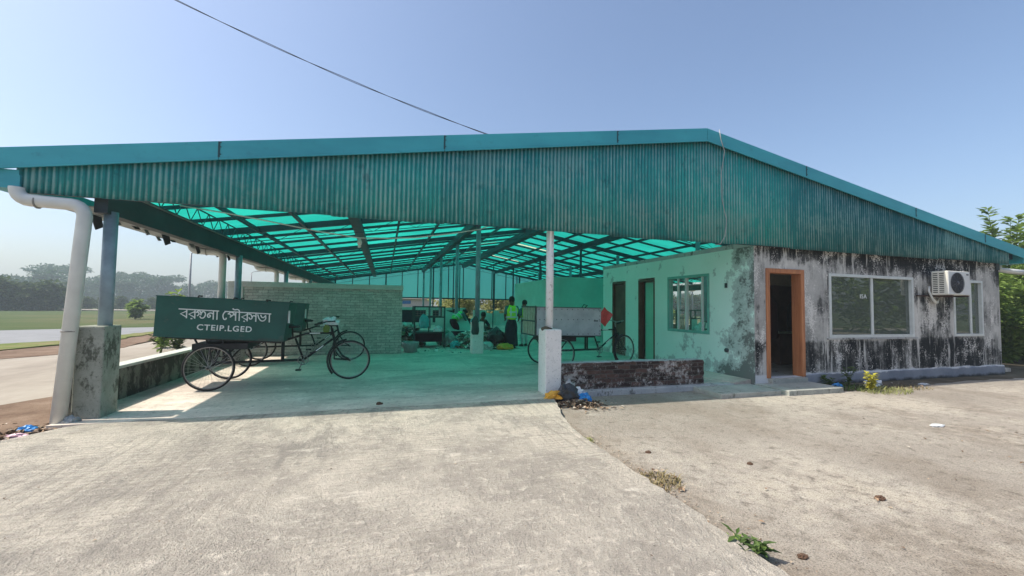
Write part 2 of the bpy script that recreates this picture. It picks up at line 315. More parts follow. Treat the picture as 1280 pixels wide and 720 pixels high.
    leaf('leaf_dark', (.025, .055, .015), (.09, .14, .035)); leaf('leaf_mid', (.04, .085, .02), (.11, .17, .045))
    leaf('leaf_light', (.12, .20, .035), (.26, .36, .09), .45); leaf('leaf_far', (.02, .07, .03), (.05, .12, .05))
    leaf('leaf_yellow', (.48, .44, .03), (.62, .60, .12), .4); leaf('leaf_dry', (.16, .13, .06), (.33, .27, .13), .2)
    leaf('leaf_olive', (.22, .26, .08), (.46, .46, .20), .45)
    M['bark'] = simple('bark', (.09, .07, .05), .95, var=.3, scale=6, bump=.5, bscale=25)
    M['stem'] = simple('green_stem', (.10, .13, .05), .8)
    M['lamp_grey'] = simple('lamp_post_grey', (.30, .31, .32), .5)
    M['wire'] = simple('black_cable', (.02, .02, .022), .6)
    M['white_wire'] = simple('white_cable', (.55, .54, .52), .6)
    M['pale_house'] = simple('pale_house_wall', (.62, .58, .56), .85)
    M['house_roof'] = simple('grey_house_roof', (.36, .32, .31), .7)
    M['bamboo'] = simple('pale_pole', (.45, .42, .33), .6)
mats()

# ------------------------------------------------------------------ mesh helper
class MB:
    def __init__(s): s.v = []; s.f = []; s.mi = []; s.sm = []
    def add(s, vs, fs, mi=0, sm=False):
        b = len(s.v); s.v += [tuple(p) for p in vs]
        for f in fs: s.f.append(tuple(b + i for i in f)); s.mi.append(mi); s.sm.append(sm)
        return s
    def hexa(s, p, mi=0):   # 8 corners: bottom 4 (ccw from above), top 4
        return s.add(p, [(3, 2, 1, 0), (4, 5, 6, 7), (0, 1, 5, 4), (1, 2, 6, 5), (2, 3, 7, 6), (3, 0, 4, 7)], mi)
    def box(s, x0, x1, y0, y1, z0, z1, mi=0):
        return s.hexa([(x0, y0, z0), (x1, y0, z0), (x1, y1, z0), (x0, y1, z0), (x0, y0, z1), (x1, y0, z1), (x1, y1, z1), (x0, y1, z1)], mi)
    def bar(s, a, b, w, h, up=(0, 0, 1), mi=0):
        a, b = Vector(a), Vector(b); d = (b - a).normalized(); u = Vector(up)
        r = d.cross(u)
        if r.length < 1e-4: r = d.cross(Vector((0, 1, 0)))
        r.normalize(); u = r.cross(d)
        P = []
        for c in (a, b):
            P += [c - r * w / 2 - u * h / 2, c + r * w / 2 - u * h / 2, c + r * w / 2 + u * h / 2, c - r * w / 2 + u * h / 2]
        return s.add(P, [(0, 1, 2, 3), (7, 6, 5, 4), (0, 4, 5, 1), (1, 5, 6, 2), (2, 6, 7, 3), (3, 7, 4, 0)], mi)
    def tube(s, pts, r, n=10, mi=0, sm=True, cap=True, closed=False):
        pts = [Vector(p) for p in pts]; k = len(pts)
        rs = r if isinstance(r, (list, tuple)) else [r] * k
        vs = []; prev = None
        for i, p in enumerate(pts):
            if closed: d = pts[(i + 1) % k] - pts[i - 1]
            else: d = pts[min(i + 1, k - 1)] - pts[max(i - 1, 0)]
            d.normalize()
            if prev is None:
                a = Vector((0, 0, 1)) if abs(d.z) < .9 else Vector((1, 0, 0))
                u = d.cross(a).normalized()
            else:
                u = (prev - d * prev.dot(d)).normalized()
            prev = u; w = d.cross(u)
            for j in range(n):
                t = 2 * PI * j / n; vs.append(p + (u * math.cos(t) + w * math.sin(t)) * rs[i])
        fs = []
        for i in range(k if closed else k - 1):
            i2 = (i + 1) % k
            for j in range(n): fs.append((i * n + j, i * n + (j + 1) % n, i2 * n + (j + 1) % n, i2 * n + j))
        if cap and not closed:
            fs.append(tuple(range(n - 1, -1, -1))); fs.append(tuple((k - 1) * n + j for j in range(n)))
        return s.add(vs, fs, mi, sm)
    def lathe(s, prof, c=(0, 0, 0), n=20, mi=0, sm=True, sx=1, sy=1):
        vs = []; fs = []; k = len(prof)
        for r, z in prof:
            for j in range(n):
                t = 2 * PI * j / n; vs.append((c[0] + r * sx * math.cos(t), c[1] + r * sy * math.sin(t), c[2] + z))
        for i in range(k - 1):
            for j in range(n): fs.append((i * n + j, i * n + (j + 1) % n, (i + 1) * n + (j + 1) % n, (i + 1) * n + j))
        return s.add(vs, fs, mi, sm)
    def poly_slab(s, pts, z, th, mi=0):   # pts ccw (x,y), top z (number or function)
        zf = z if callable(z) else (lambda x, y: z)
        k = len(pts)
        vs = [(x, y, zf(x, y)) for x, y in pts] + [(x, y, zf(x, y) - th) for x, y in pts]
        fs = [tuple(range(k)), tuple(range(2 * k - 1, k - 1, -1))] + [(i, i + k, (i + 1) % k + k, (i + 1) % k) for i in range(k)]
        return s.add(vs, fs, mi)
    def leaf(s, p, d, up, L, W, mi=0, fold=.25):
        d = Vector(d).normalized(); r = d.cross(Vector(up))
        if r.length < 1e-3: r = d.orthogonal()
        r.normalize(); n = r.cross(d); p = Vector(p)
        vs = [p, p + d * L * .5 + r * W * .5 + n * W * fold, p + d * L, p + d * L * .5 - r * W * .5 + n * W * fold, p + d * L * .45]
        return s.add(vs, [(0, 1, 4), (1, 2, 4), (2, 3, 4), (3, 0, 4)], mi)
    def blob(s, c, r, seed=0, rough=.35, n=2, mi=0, sm=True, freq=2.5):
        bm = bmesh.new(); bmesh.ops.create_icosphere(bm, subdivisions=n, radius=1)
        vs = []
        for v in bm.verts:
            q = v.co.copy(); k = 1 + rough * mnoise.noise(q * freq + Vector((seed * 3.1, seed * 7.7, seed))) + rough * .6 * abs(mnoise.noise(q * freq * 2.3 + Vector((seed, 5, 1))))
            q = q * k
            z = max(q.z * r[2], -r[2] * .55)
            vs.append((c[0] + q.x * r[0], c[1] + q.y * r[1], c[2] + z))
        fs = [tuple(v.index for v in f.verts) for f in bm.faces]; bm.free()
        return s.add(vs, fs, mi, sm)
    def build(s, name, m, parent=None, off=None):
        me = bpy.data.meshes.new(name)
        if off is not None:
            s.v = [(a - off[0], b - off[1], c - off[2]) for a, b, c in s.v]
        me.from_pydata(s.v, [], s.f)
        for mm in (m if isinstance(m, (list, tuple)) else [m]): me.materials.append(mm)
        me.polygons.foreach_set('material_index', s.mi); me.polygons.foreach_set('use_smooth', s.sm)
        me.update()
        o = bpy.data.objects.new(name, me); COL.objects.link(o)
        if off is not None: o.location = off
        if parent is not None: attach(o, parent)
        return o

def root_of(o):
    while o.parent: o = o.parent
    return o
def attach(o, p):
    o.parent = p
    if p.get('_w'):                       # thing whose parts keep world coordinates
        o.matrix_parent_inverse = Matrix.Translation(-Vector(p['_w']))
        o['_w2'] = 1
def tag(o, label=None, cat=None, group=None, kind=None):
    if label: o['label'] = label
    if cat: o['category'] = cat
    if group: o['group'] = group
    if kind: o['kind'] = kind
    return o
def thing(name, label, cat, loc=(0, 0, 0), rz=0, group=None, world=False):
    o = bpy.data.objects.new(name, None); COL.objects.link(o); o.empty_display_size = .2
    o.location = loc; o.rotation_euler = (0, 0, rz)
    if world: o['_w'] = tuple(loc)
    return tag(o, label, cat, group)
def bev(o, w=.01, seg=2):
    m = o.modifiers.new('bevel', 'BEVEL'); m.width = w; m.segments = seg; m.limit_method = 'ANGLE'; return o
def single(mb, name, m, label, cat, loc, group=None):
    o = mb.build(name, m, off=loc); return tag(o, label, cat, group)
def struct(mb, name, m):
    return tag(mb.build(name, m), kind='structure')
def copy_tree(o, parent=None):
    c = o.copy(); COL.objects.link(c)
    if parent: c.parent = parent
    for ch in [x for x in bpy.data.objects if x.parent == o]: copy_tree(ch, c)
    return c
def wall_grid(us, zs, holes, th, place, mb=None, mi=0):
    """wall with openings: us/zs extents, holes (u0,u1,z0,z1); place(u, d, z) -> point, d 0 front, th back"""
    mb = mb or MB()
    U = sorted(set([*us] + [h[0] for h in holes] + [h[1] for h in holes])); Z = sorted(set([*zs] + [h[2] for h in holes] + [h[3] for h in holes]))
    def solid(i, j):
        if i < 0 or j < 0 or i >= len(U) - 1 or j >= len(Z) - 1: return False
        a, b = (U[i] + U[i + 1]) / 2, (Z[j] + Z[j + 1]) / 2
        return not any(h[0] < a < h[1] and h[2] < b < h[3] for h in holes)
    for i in range(len(U) - 1):
        for j in range(len(Z) - 1):
            if not solid(i, j): continue
            a, b, c, d = U[i], U[i + 1], Z[j], Z[j + 1]
            q = lambda *pp: mb.add([place(*x) for x in pp], [(0, 1, 2, 3)], mi)
            q((a, 0, c), (b, 0, c), (b, 0, d), (a, 0, d)); q((b, th, c), (a, th, c), (a, th, d), (b, th, d))
            if not solid(i - 1, j): q((a, 0, c), (a, 0, d), (a, th, d), (a, th, c))
            if not solid(i + 1, j): q((b, 0, c), (b, th, c), (b, th, d), (b, 0, d))
            if not solid(i, j - 1): q((a, 0, c), (a, th, c), (b, th, c), (b, 0, c))
            if not solid(i, j + 1): q((a, 0, d), (b, 0, d), (b, th, d), (a, th, d))
    return mb
def text_mesh(body, size, name, m, parent, loc, rot, offset=0., align='CENTER', extrude=.002, spacing=1.):
    cu = bpy.data.curves.new('lettering', 'FONT'); cu.body = body; cu.size = size; cu.offset = offset; cu.align_x = align; cu.extrude = extrude; cu.space_character = spacing
    t = bpy.data.objects.new('lettering', cu); COL.objects.link(t)
    dg = bpy.context.evaluated_depsgraph_get(); dg.update()
    me = bpy.data.meshes.new_from_object(t.evaluated_get(dg)); bpy.data.objects.remove(t)
    me.materials.clear(); me.materials.append(m)
    o = bpy.data.objects.new(name, me); COL.objects.link(o)
    me.transform(Matrix.Translation(loc) @ rot)
    if parent: attach(o, parent)
    return o
FACE_FRONT = Matrix.Rotation(PI / 2, 4, 'X')      # text standing upright, read from -y

# ------------------------------------------------------------------ setting
F = .1                                            # floor level of the shed
def ground():
    mb = MB(); mb.add([(-900, -300, -.06), (900, -300, -.06), (900, 1200, -.06), (-900, 1200, -.06)], [(0, 1, 2, 3)])
    struct(mb, 'ground', M['field'])
    rnd = random.Random(3)
    def jit(pts, a, step=.25):
        out = []
        for p, q in zip(pts, pts[1:]):
            L = math.dist(p, q); k = max(1, int(L / step))
            for i in range(k):
                t = i / k; out.append((p[0] + (q[0] - p[0]) * t + rnd.uniform(-a, a), p[1] + (q[1] - p[1]) * t + rnd.uniform(-a, a)))
        return out + [pts[-1]]
    # apron, right of the driveway
    struct(MB().poly_slab([(-3, -14), (46, -14), (46, 5.75), (16, 5.75), (16, 6.6), (-3, 6.6)], 0., .1), 'apron', M['apron'])
    dz = lambda x, y: F - max(0, 6.2 - y) * .0045
    edge_r = jit([(2.2, -13), (2.2, 1.2), (2.19, 2.4), (2.2, 4.5)], .022, .09) + jit([(2.22, 4.7), (2.32, 5.2), (2.5, 5.75), (2.62, 6.2)], .012, .1)
    edge_l = jit([(-3.35, 6.2), (-3.55, 5.95), (-3.75, 5.65), (-4.3, 5.2), (-6, 4.75), (-16, 4.4)], .025, .15)
    struct(MB().poly_slab(edge_r + edge_l + [(-16, -13)], dz, .12), 'driveway', M['drive'])
    struct(MB().poly_slab([(-3.7, 6.2), (16, 6.2), (16, 32), (-3.7, 32)][0:1] + [(2.62, 6.2), (2.95, 6.75), (7.0, 6.75), (16, 6.75), (16, 32.2), (-3.75, 32.2)], F, .14), 'shed_floor', M['floor'])
    # left yard
    struct(MB().poly_slab([(-3.75, 6.2), (-3.75, 33), (-7.5, 33), (-8.5, 19.5), (-8.2, 16.7), (-8.65, 15.2), (-9.4, 14), (-22, 9), (-22, 4.3), (-3.6, 4.6)], .02, .1), 'yard_path', M['pad'])
    soil = jit([(-3.72, 9.5), (-4.95, 8.85), (-5.4, 7.4), (-7.5, 6.1), (-16, 5.2)], .1, .3) + [(-16, 4.0), (-3.7, 4.4)]
    struct(MB().poly_slab(soil, .026, .01), 'soil', M['soil'])
    lo = jit([(-8.55, 33), (-8.6, 19.5), (-8.2, 16.7), (-8.65, 15.2), (-9.4, 14), (-22, 9)], .1, .5)
    hi = jit([(-30, 11.5), (-10.81, 16.2), (-10.46, 18.1), (-10.05, 20.4), (-10.4, 23.7), (-9.8, 33)], .15, .5)
    struct(MB().poly_slab(lo[::-1][::-1] + hi, .03, .08), 'soil_bank', M['soil'])
    v0 = jit([(-9.8, 33), (-10.4, 23.7), (-10.05, 20.4), (-10.46, 18.1), (-10.81, 16.2), (-30, 11.5)], .12, .4)
    v1 = jit([(-40, 10.5), (-12.31, 18.4), (-11.35, 19.85), (-11.2, 22.8), (-11.0, 25), (-10.6, 33)], .1, .4)
    struct(MB().poly_slab(v0 + v1, .06, .1), 'verge', M['verge'])
    r0 = [(-10.6, 34), (-11.0, 25), (-11.2, 22.8), (-11.35, 19.85), (-12.31, 18.4), (-40, 10.5)]
    struct(MB().poly_slab(r0 + [(-60, 12), (-18.4, 27.4), (-16.5, 28.7), (-13.4, 30.4), (-12.4, 36)], 0., .05), 'road', M['road'])
    mb = MB().box(-190, -12, 84, 92, -.05, .05)
    struct(mb, 'far_road', M['pad'])
    # dark soil along the office wall
    s0 = jit([(8.35, 6.6), (8.45, 5.9), (9.3, 5.75), (10.5, 5.95), (12.5, 6.1), (16.5, 6.0)], .06, .2)
    struct(MB().poly_slab(s0 + [(17.5, 6.6)], .006, .02), 'soil_strip', M['darksoil'])
    struct(MB().poly_slab([(15.2, 5.4), (46, 4.5), (46, 40), (15.2, 40)], .004, .02), 'side_yard', M['darksoil'])
ground()

# ------------------------------------------------------------------ shed
XL, XA, XR = -4.4, 5.75, 15.95                     # left eave, ridge, right eave
ZL, ZA, ZR = 3.24, 4.90, 3.10
Y0, Y1 = 6.38, 31.8
def zroof(x): return ZL + (ZA - ZL) * (x - XL) / (XA - XL) if x < XA else ZA + (ZR - ZA) * (x - XA) / (XR - XA)
BAYS = [6.5, 11.55, 16.6, 21.65, 26.7, 31.75]
def shed():
    t = thing('market_shed', 'long open gabled shed with green translucent roof and corrugated teal gable front', 'shed', (5.7, 19, 0), world=True)
    # roof sheets with the bare strips by the ridge
    holes = [(6.1, 8.15, 20.05, 20.3), (6.1, 8.2, 25.3, 25.55), (3.6, 5.3, 24.2, 24.45), (2.6, 4.9, 28.2, 28.5), (4.2, 5.4, 20.4, 20.6)]
    for (xa, xb) in ((XL, XA), (XA, XR)):
        hs = [h for h in holes if xa <= h[0] < xb]
        mb = wall_grid((xa, xb), (Y0, Y1), hs, .012, lambda u, d, v: (u, v, zroof(min(max(u, xa), xb)) - d * 1.0))
        mb.build('roof_sheet', M['frp'], t)
    for h in holes:
        mb = MB(); a, b = h[0] - .03, h[1] + .03
        mb.hexa([(a, h[2] - .03, zroof(a) + .004), (b, h[2] - .03, zroof(b) + .004), (b, h[3] + .03, zroof(b) + .004), (a, h[3] + .03, zroof(a) + .004),
                 (a, h[2] - .03, zroof(a) + .01), (b, h[2] - .03, zroof(b) + .01), (b, h[3] + .03, zroof(b) + .01), (a, h[3] + .03, zroof(a) + .01)])
        mb.build('skylight_strip', M['clear'], t)
    # rafters down both slopes
    k = 0
    y = BAYS[0] + .05
    n = 20
    for i in range(n + 1):
        yy = BAYS[0] + .06 + (BAYS[-1] - BAYS[0] - .1) * i / n
        main = i % 4 == 0
        w, h = (.09, .15) if main else (.045, .07)
        for xa, xb in ((XL + .1, XA - .02), (XA + .02, XR - .1)):
            mb = MB(); off = .02 + h / 2
            mb.bar((xa, yy, zroof(xa) - off), (xb, yy, zroof(xb) - off), w, h)
            if main and i:
                # light lattice web hung under the main rafter
                m = 9
                for q in range(m):
                    x0 = xa + (xb - xa) * (q + .1) / m; x1 = xa + (xb - xa) * (q + .55) / m; x2 = xa + (xb - xa) * (q + 1) / m
                    z0 = zroof(x0) - .17; z1 = zroof(x1) - .40; z2 = zroof(x2) - .17
                    mb.tube([(x0, yy, z0), (x1, yy, z1), (x2, yy, z2)], .007, 5)
                mb.tube([(xa, yy, zroof(xa) - .38), (xb, yy, zroof(xb) - .42)], .011, 6)
            mb.build('rafter', M['steel'], t)
    # beams along the shed
    for x in (-3.02, -1.98, .32, 1.52, 4.05, 7.35, 9.3, 10.75, 13.2, 14.5):
        mb = MB(); mb.bar((x, Y0 + .08, zroof(x) - .125), (x, Y1 - .05, zroof(x) - .125), .055, .085)
        mb.build('purlin', M['steel'], t)
    for x, w, h in ((-.76, .24, .16), (2.68, .2, .26), (XA, .3, .3), (8.3, .14, .22), (11.95, .16, .2)):
        mb = MB(); zz = zroof(x) - .1 - h / 2
        mb.bar((x, Y0 + .08, zz), (x, Y1 - .05, zz), w, h)
        mb.build('girder', M['steel'], t)
    for x, s in ((-3.45, 1), (15.0, -1)):
        mb = MB(); mb.box(x - .08, x + .06, Y0 + .1, Y1, 2.66, 2.98); mb.build('eave_beam', M['eave'], t)
        mb = MB(); mb.box(x - .10, x + .085, Y0 + .1, Y1, 2.981, 3.0); mb.build('beam_lip', M['lip'], t)
        mb = MB(); xx = x + s * .04
        mb.tube([(xx, Y0 + .1, zroof(xx) - .38), (xx, Y1 - .1, zroof(xx) - .38)], .014, 6)
        mb.tube([(xx, Y0 + .1, zroof(xx) - .1), (xx, Y1 - .1, zroof(xx) - .1)], .014, 6)
        m = 48
        for q in range(m):
            ya, yb, yc = [Y0 + .1 + (Y1 - Y0 - .2) * (q + f) / m for f in (0, .5, 1)]
            mb.tube([(xx, ya, zroof(xx) - .1), (xx, yb, zroof(xx) - .38), (xx, yc, zroof(xx) - .1)], .009, 5)
        mb.build('lattice_girder', M['steel'], t)
    # gable cladding: separate corrugated sheets
    rnd = random.Random(5)
    ed = [-4.2, -2.95, -2.3, -.75, .82, 2.3, 3.75, 5.05, 6.45, 7.85, 9.3, 10.8, 12.4, 13.9, 15.15]
    for a, b in zip(ed, ed[1:]):
        mb = MB(); pit = .066; vs = []; fs = []
        m = int((b - a + .04) / pit * 6); dy = rnd.choice((0, .006)); zb = 2.81 + rnd.uniform(-.015, .02)
        for i in range(m + 1):
            x = a - .02 + (b - a + .04) * i / m
            yy = 6.36 - dy + .011 * math.cos(2 * PI * x / pit)
            wob = .008 * mnoise.noise(Vector((x * 5, 1, 0)))
            zt = min(zroof(x), zroof(max(XL, min(XR, x)))) - .02
            vs += [(x, yy, zb + wob), (x, yy + .004 * mnoise.noise(Vector((x, 2, 0))), (zb + zt) / 2), (x, yy, zt)]
        for i in range(m):
            for j in range(2): fs.append((i * 3 + j, i * 3 + 3 + j, i * 3 + 4 + j, i * 3 + 1 + j))
        mb.add(vs, fs, sm=True)
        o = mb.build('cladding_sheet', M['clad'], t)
        sm = o.modifiers.new('thick', 'SOLIDIFY'); sm.thickness = .003
    mb = MB(); mb.box(-4.15, 15.1, 6.40, 6.45, 2.83, 2.89); mb.build('gable_rail', M['steel'], t)
    # barge flashing along the gable edge
    seg = [XL - .05, -2.15, .81, 3.82, XA, 8.24, 11.58, 14.1, XR + .06]
    for a, b in zip(seg, seg[1:]):
        a2, b2 = a + .004, b - .004
        za, zb = zroof(a2), zroof(b2)
        if a == XL - .05: za = ZL - .01
        top, bot = .075, -.165
        mb = MB()
        mb.hexa([(a2, 6.30, za + bot), (b2, 6.30, zb + bot), (b2, 6.325, zb + bot), (a2, 6.325, za + bot), (a2, 6.30, za + top), (b2, 6.30, zb + top), (b2, 6.325, zb + top), (a2, 6.325, za + top)])
        mb.hexa([(a2, 6.325, za + top - .006), (b2, 6.325, zb + top - .006), (b2, 6.75, zb + .03), (a2, 6.75, za + .03), (a2, 6.325, za + top), (b2, 6.325, zb + top), (b2, 6.75, zb + .036), (a2, 6.75, za + .036)])
        mb.hexa([(a2, 6.287, za + bot - .012), (b2, 6.287, zb + bot - .012), (b2, 6.315, zb + bot - .012), (a2, 6.315, za + bot - .012), (a2, 6.287, za + bot + .012), (b2, 6.287, zb + bot + .012), (b2, 6.298, zb + bot + .012), (a2, 6.298, za + bot + .012)])
        mb.build('barge_flashing', M['flash'], t)
    for x in seg[1:-1]:
        z = zroof(x); mb = MB()
        if abs(x - XA) > .1:
            mb.box(x - .012, x + .012, 6.296, 6.2995, z - .14, z + .07)
            for q in (-.1, 0, .06): mb.tube([(x + .02, 6.3, z + q), (x + .02, 6.292, z + q)], .008, 6)
            mb.build('flashing_joint', M['flash_line'], t)
    # rear gable: flat translucent sheets between posts
    mb = MB(); yb = Y1 + .02
    P = [(XL + .3, yb), (XA, yb), (XR - .3, yb)]
    mb.add([(XL + .4, yb, 2.1), (XR - .4, yb, 2.1), (XR - .4, yb, zroof(XR - .4) - .03), (XA, yb, ZA - .03), (XL + .4, yb, zroof(XL + .4) - .03)], [(0, 1, 2, 3, 4)])
    mb.build('rear_gable_sheet', M['frp'], t)
    mb = MB(); mb.box(XL + .4, XR - .4, Y1 - .08, Y1, 2.05, 2.15); mb.build('rear_rail', M['steel'], t)
    for i in range(17):
        x = -3.4 + 18.3 * i / 16
        mb = MB(); w = .05 if i % 3 == 0 else .03
        mb.box(x - w, x + w, Y1 - .11, Y1 - .02, F if i % 3 == 0 else 2.1, zroof(x) - .1); mb.build('rear_post', M['steel'], t)
    # columns
    def column(x, y, z0, z1, r, m, pede=None, pm=None):
        mb = MB(); mb.tube([(x, y, z0), (x, y, z1)], r, 16); c = mb.build('column', m, t)
        if pede:
            a, b, zt = pede; mb = MB(); mb.box(x - a, x + b, y - .2, y + .2, F - .1, zt)
            bev(mb.build('pedestal', pm, t), .02, 2)
    for i, y in enumerate(BAYS):
        if i == 0:
            mb = MB(); mb.tube([(-3.42, 6.62, 1.2), (-3.42, 6.62, 2.7)], .072, 18); mb.build('column', M['pole'], t)
            mb = MB(); mb.box(-3.62, -3.33, 6.44, 6.80, -.02, 1.235); bev(mb.build('pedestal', M['ped'], t), .015, 2)
            mb = MB(); mb.tube([(2.70, 6.62, 1.15), (2.70, 6.62, 3.9)], .066, 18); mb.build('column', M['wpole'], t)
            mb = MB(); mb.box(2.57, 2.86, 6.45, 6.80, -.02, 1.175); o = bev(mb.build('pedestal', M['wped'], t), .02, 3)
            mb = MB(); mb.blob((2.66, 6.62, 1.175), (.11, .09, .05), 4, .3, 2); mb.build('mortar_lump', M['darksoil'], t)
        else:
            column(-3.42, y, F + .9, 2.7, .07, M['pole'], (.16, .16, 1.2), M['ped'])
            column(2.75, y + (1.1 if i == 1 else 0), F + .9, zroof(2.7) - .35, .075, M['pole'], (.17, .17, 1.07), M['wped']) if i == 1 else column(2.75, y, F, zroof(2.7) - .35, .07, M['pole'])
            if i != 1: column(-.76 + 9, y, F, zroof(8.3) - .3, .05, M['steel'])
            column(10.1, y, F, zroof(10.1) - .2, .07, M['pole'])
    for x, y in ((7.2, 28), (9.4, 24.5), (4.2, 26.7), (5.0, 29)):
        column(x, y, F, zroof(x) - .15, .035, M['steel'])
    # gutters
    for s, x in ((1, XL), (-1, XR)):
        mb = MB(); xo = x - s * .06; xi = x + s * .24
        a, b = min(xo, xi), max(xo, xi)
        mb.box(a, b, 6.33, Y1, 2.86, 2.875); mb.box(a, a + .012, 6.33, Y1, 2.875, 3.08); mb.box(b - .012, b, 6.33, Y1, 2.875, 3.02); mb.box(a + .012, b - .012, 6.33, 6.345, 2.875, 3.08)
        mb.build('gutter', M['flash'], t)
    # torn sheet metal under the left gutter
    rnd = random.Random(11)
    mb = MB(); mb.box(-4.25, -3.56, 6.9, Y1, 2.80, 2.815); mb.build('soffit_sheet', M['torn'], t)
    for i in range(13):
        y = 7.6 + i * .42 + rnd.uniform(-.1, .1); x = -4.25 + rnd.uniform(0, .25); L = rnd.uniform(.04, .12) if i % 4 else rnd.uniform(.14, .22)
        w = rnd.uniform(.05, .2); mb = MB()
        mb.hexa([(x + .03, y - w * .4, 2.80 - L), (x + .045, y - w * .4, 2.80 - L), (x + .05, y + w * .5 + .04, 2.80 - L * .7), (x + .03, y + w * .5 + .04, 2.80 - L * .7),
                 (x, y - w, 2.80), (x + .012, y - w, 2.80), (x + .012, y + w, 2.80), (x, y + w, 2.80)])
        mb.build('torn_flap', M['torn'] if i % 2 else M['eave'], t)
    # downpipes
    def elbow(x0, z0, x1, y, zb, lean):
        pts = [(x0, y, z0 + .075), (x0, y, z0 + .06)]
        for k in range(1, 6):
            a = PI / 2 * k / 5; pts.append((x0 + .13 - .13 * math.cos(a), y, z0 + .06 - .13 * math.sin(a)))
        pts.append((x1 - .14, y, z0 - .085))
        for k in range(1, 6):
            a = PI / 2 * k / 5; pts.append((x1 - .14 + .14 * math.sin(a), y, z0 - .085 - .14 + .14 * math.cos(a)))
        pts.append((x1 + lean, y, zb)); return pts
    for i, y in enumerate((6.345, 11.25, 16.3, 21.4, 26.4)):
        x1 = -3.54 if i == 0 else -3.66
        mb = MB(); mb.tube(elbow(-4.19 if i == 0 else -4.3, 2.80, x1, y, -.03 if i == 0 else 0, -.14 if i == 0 else 0), .073, 16)
        o = mb.build('downpipe', M['pvc'], t)
        mb = MB(); mb.tube([(-4.0, y, 2.715), (-3.985, y, 2.715)], .079, 16); mb.build('pipe_band', M['pvcband'], o)
        mb = MB(); q = -.082 if i == 0 else 0; mb.tube([(x1 + q, y, 1.17), (x1 + q, y, 1.185)], .079, 16); mb.build('pipe_band', M['pvcband'], o)
    for y in (6.9,):
        mb = MB(); mb.tube([(15.98, y, 2.9), (15.98, y, 2.74), (16.3, y - .1, 2.70), (16.9, y - .15, 2.68)], .07, 14); mb.build('downpipe', M['pvc'], t)
    return t
shed()

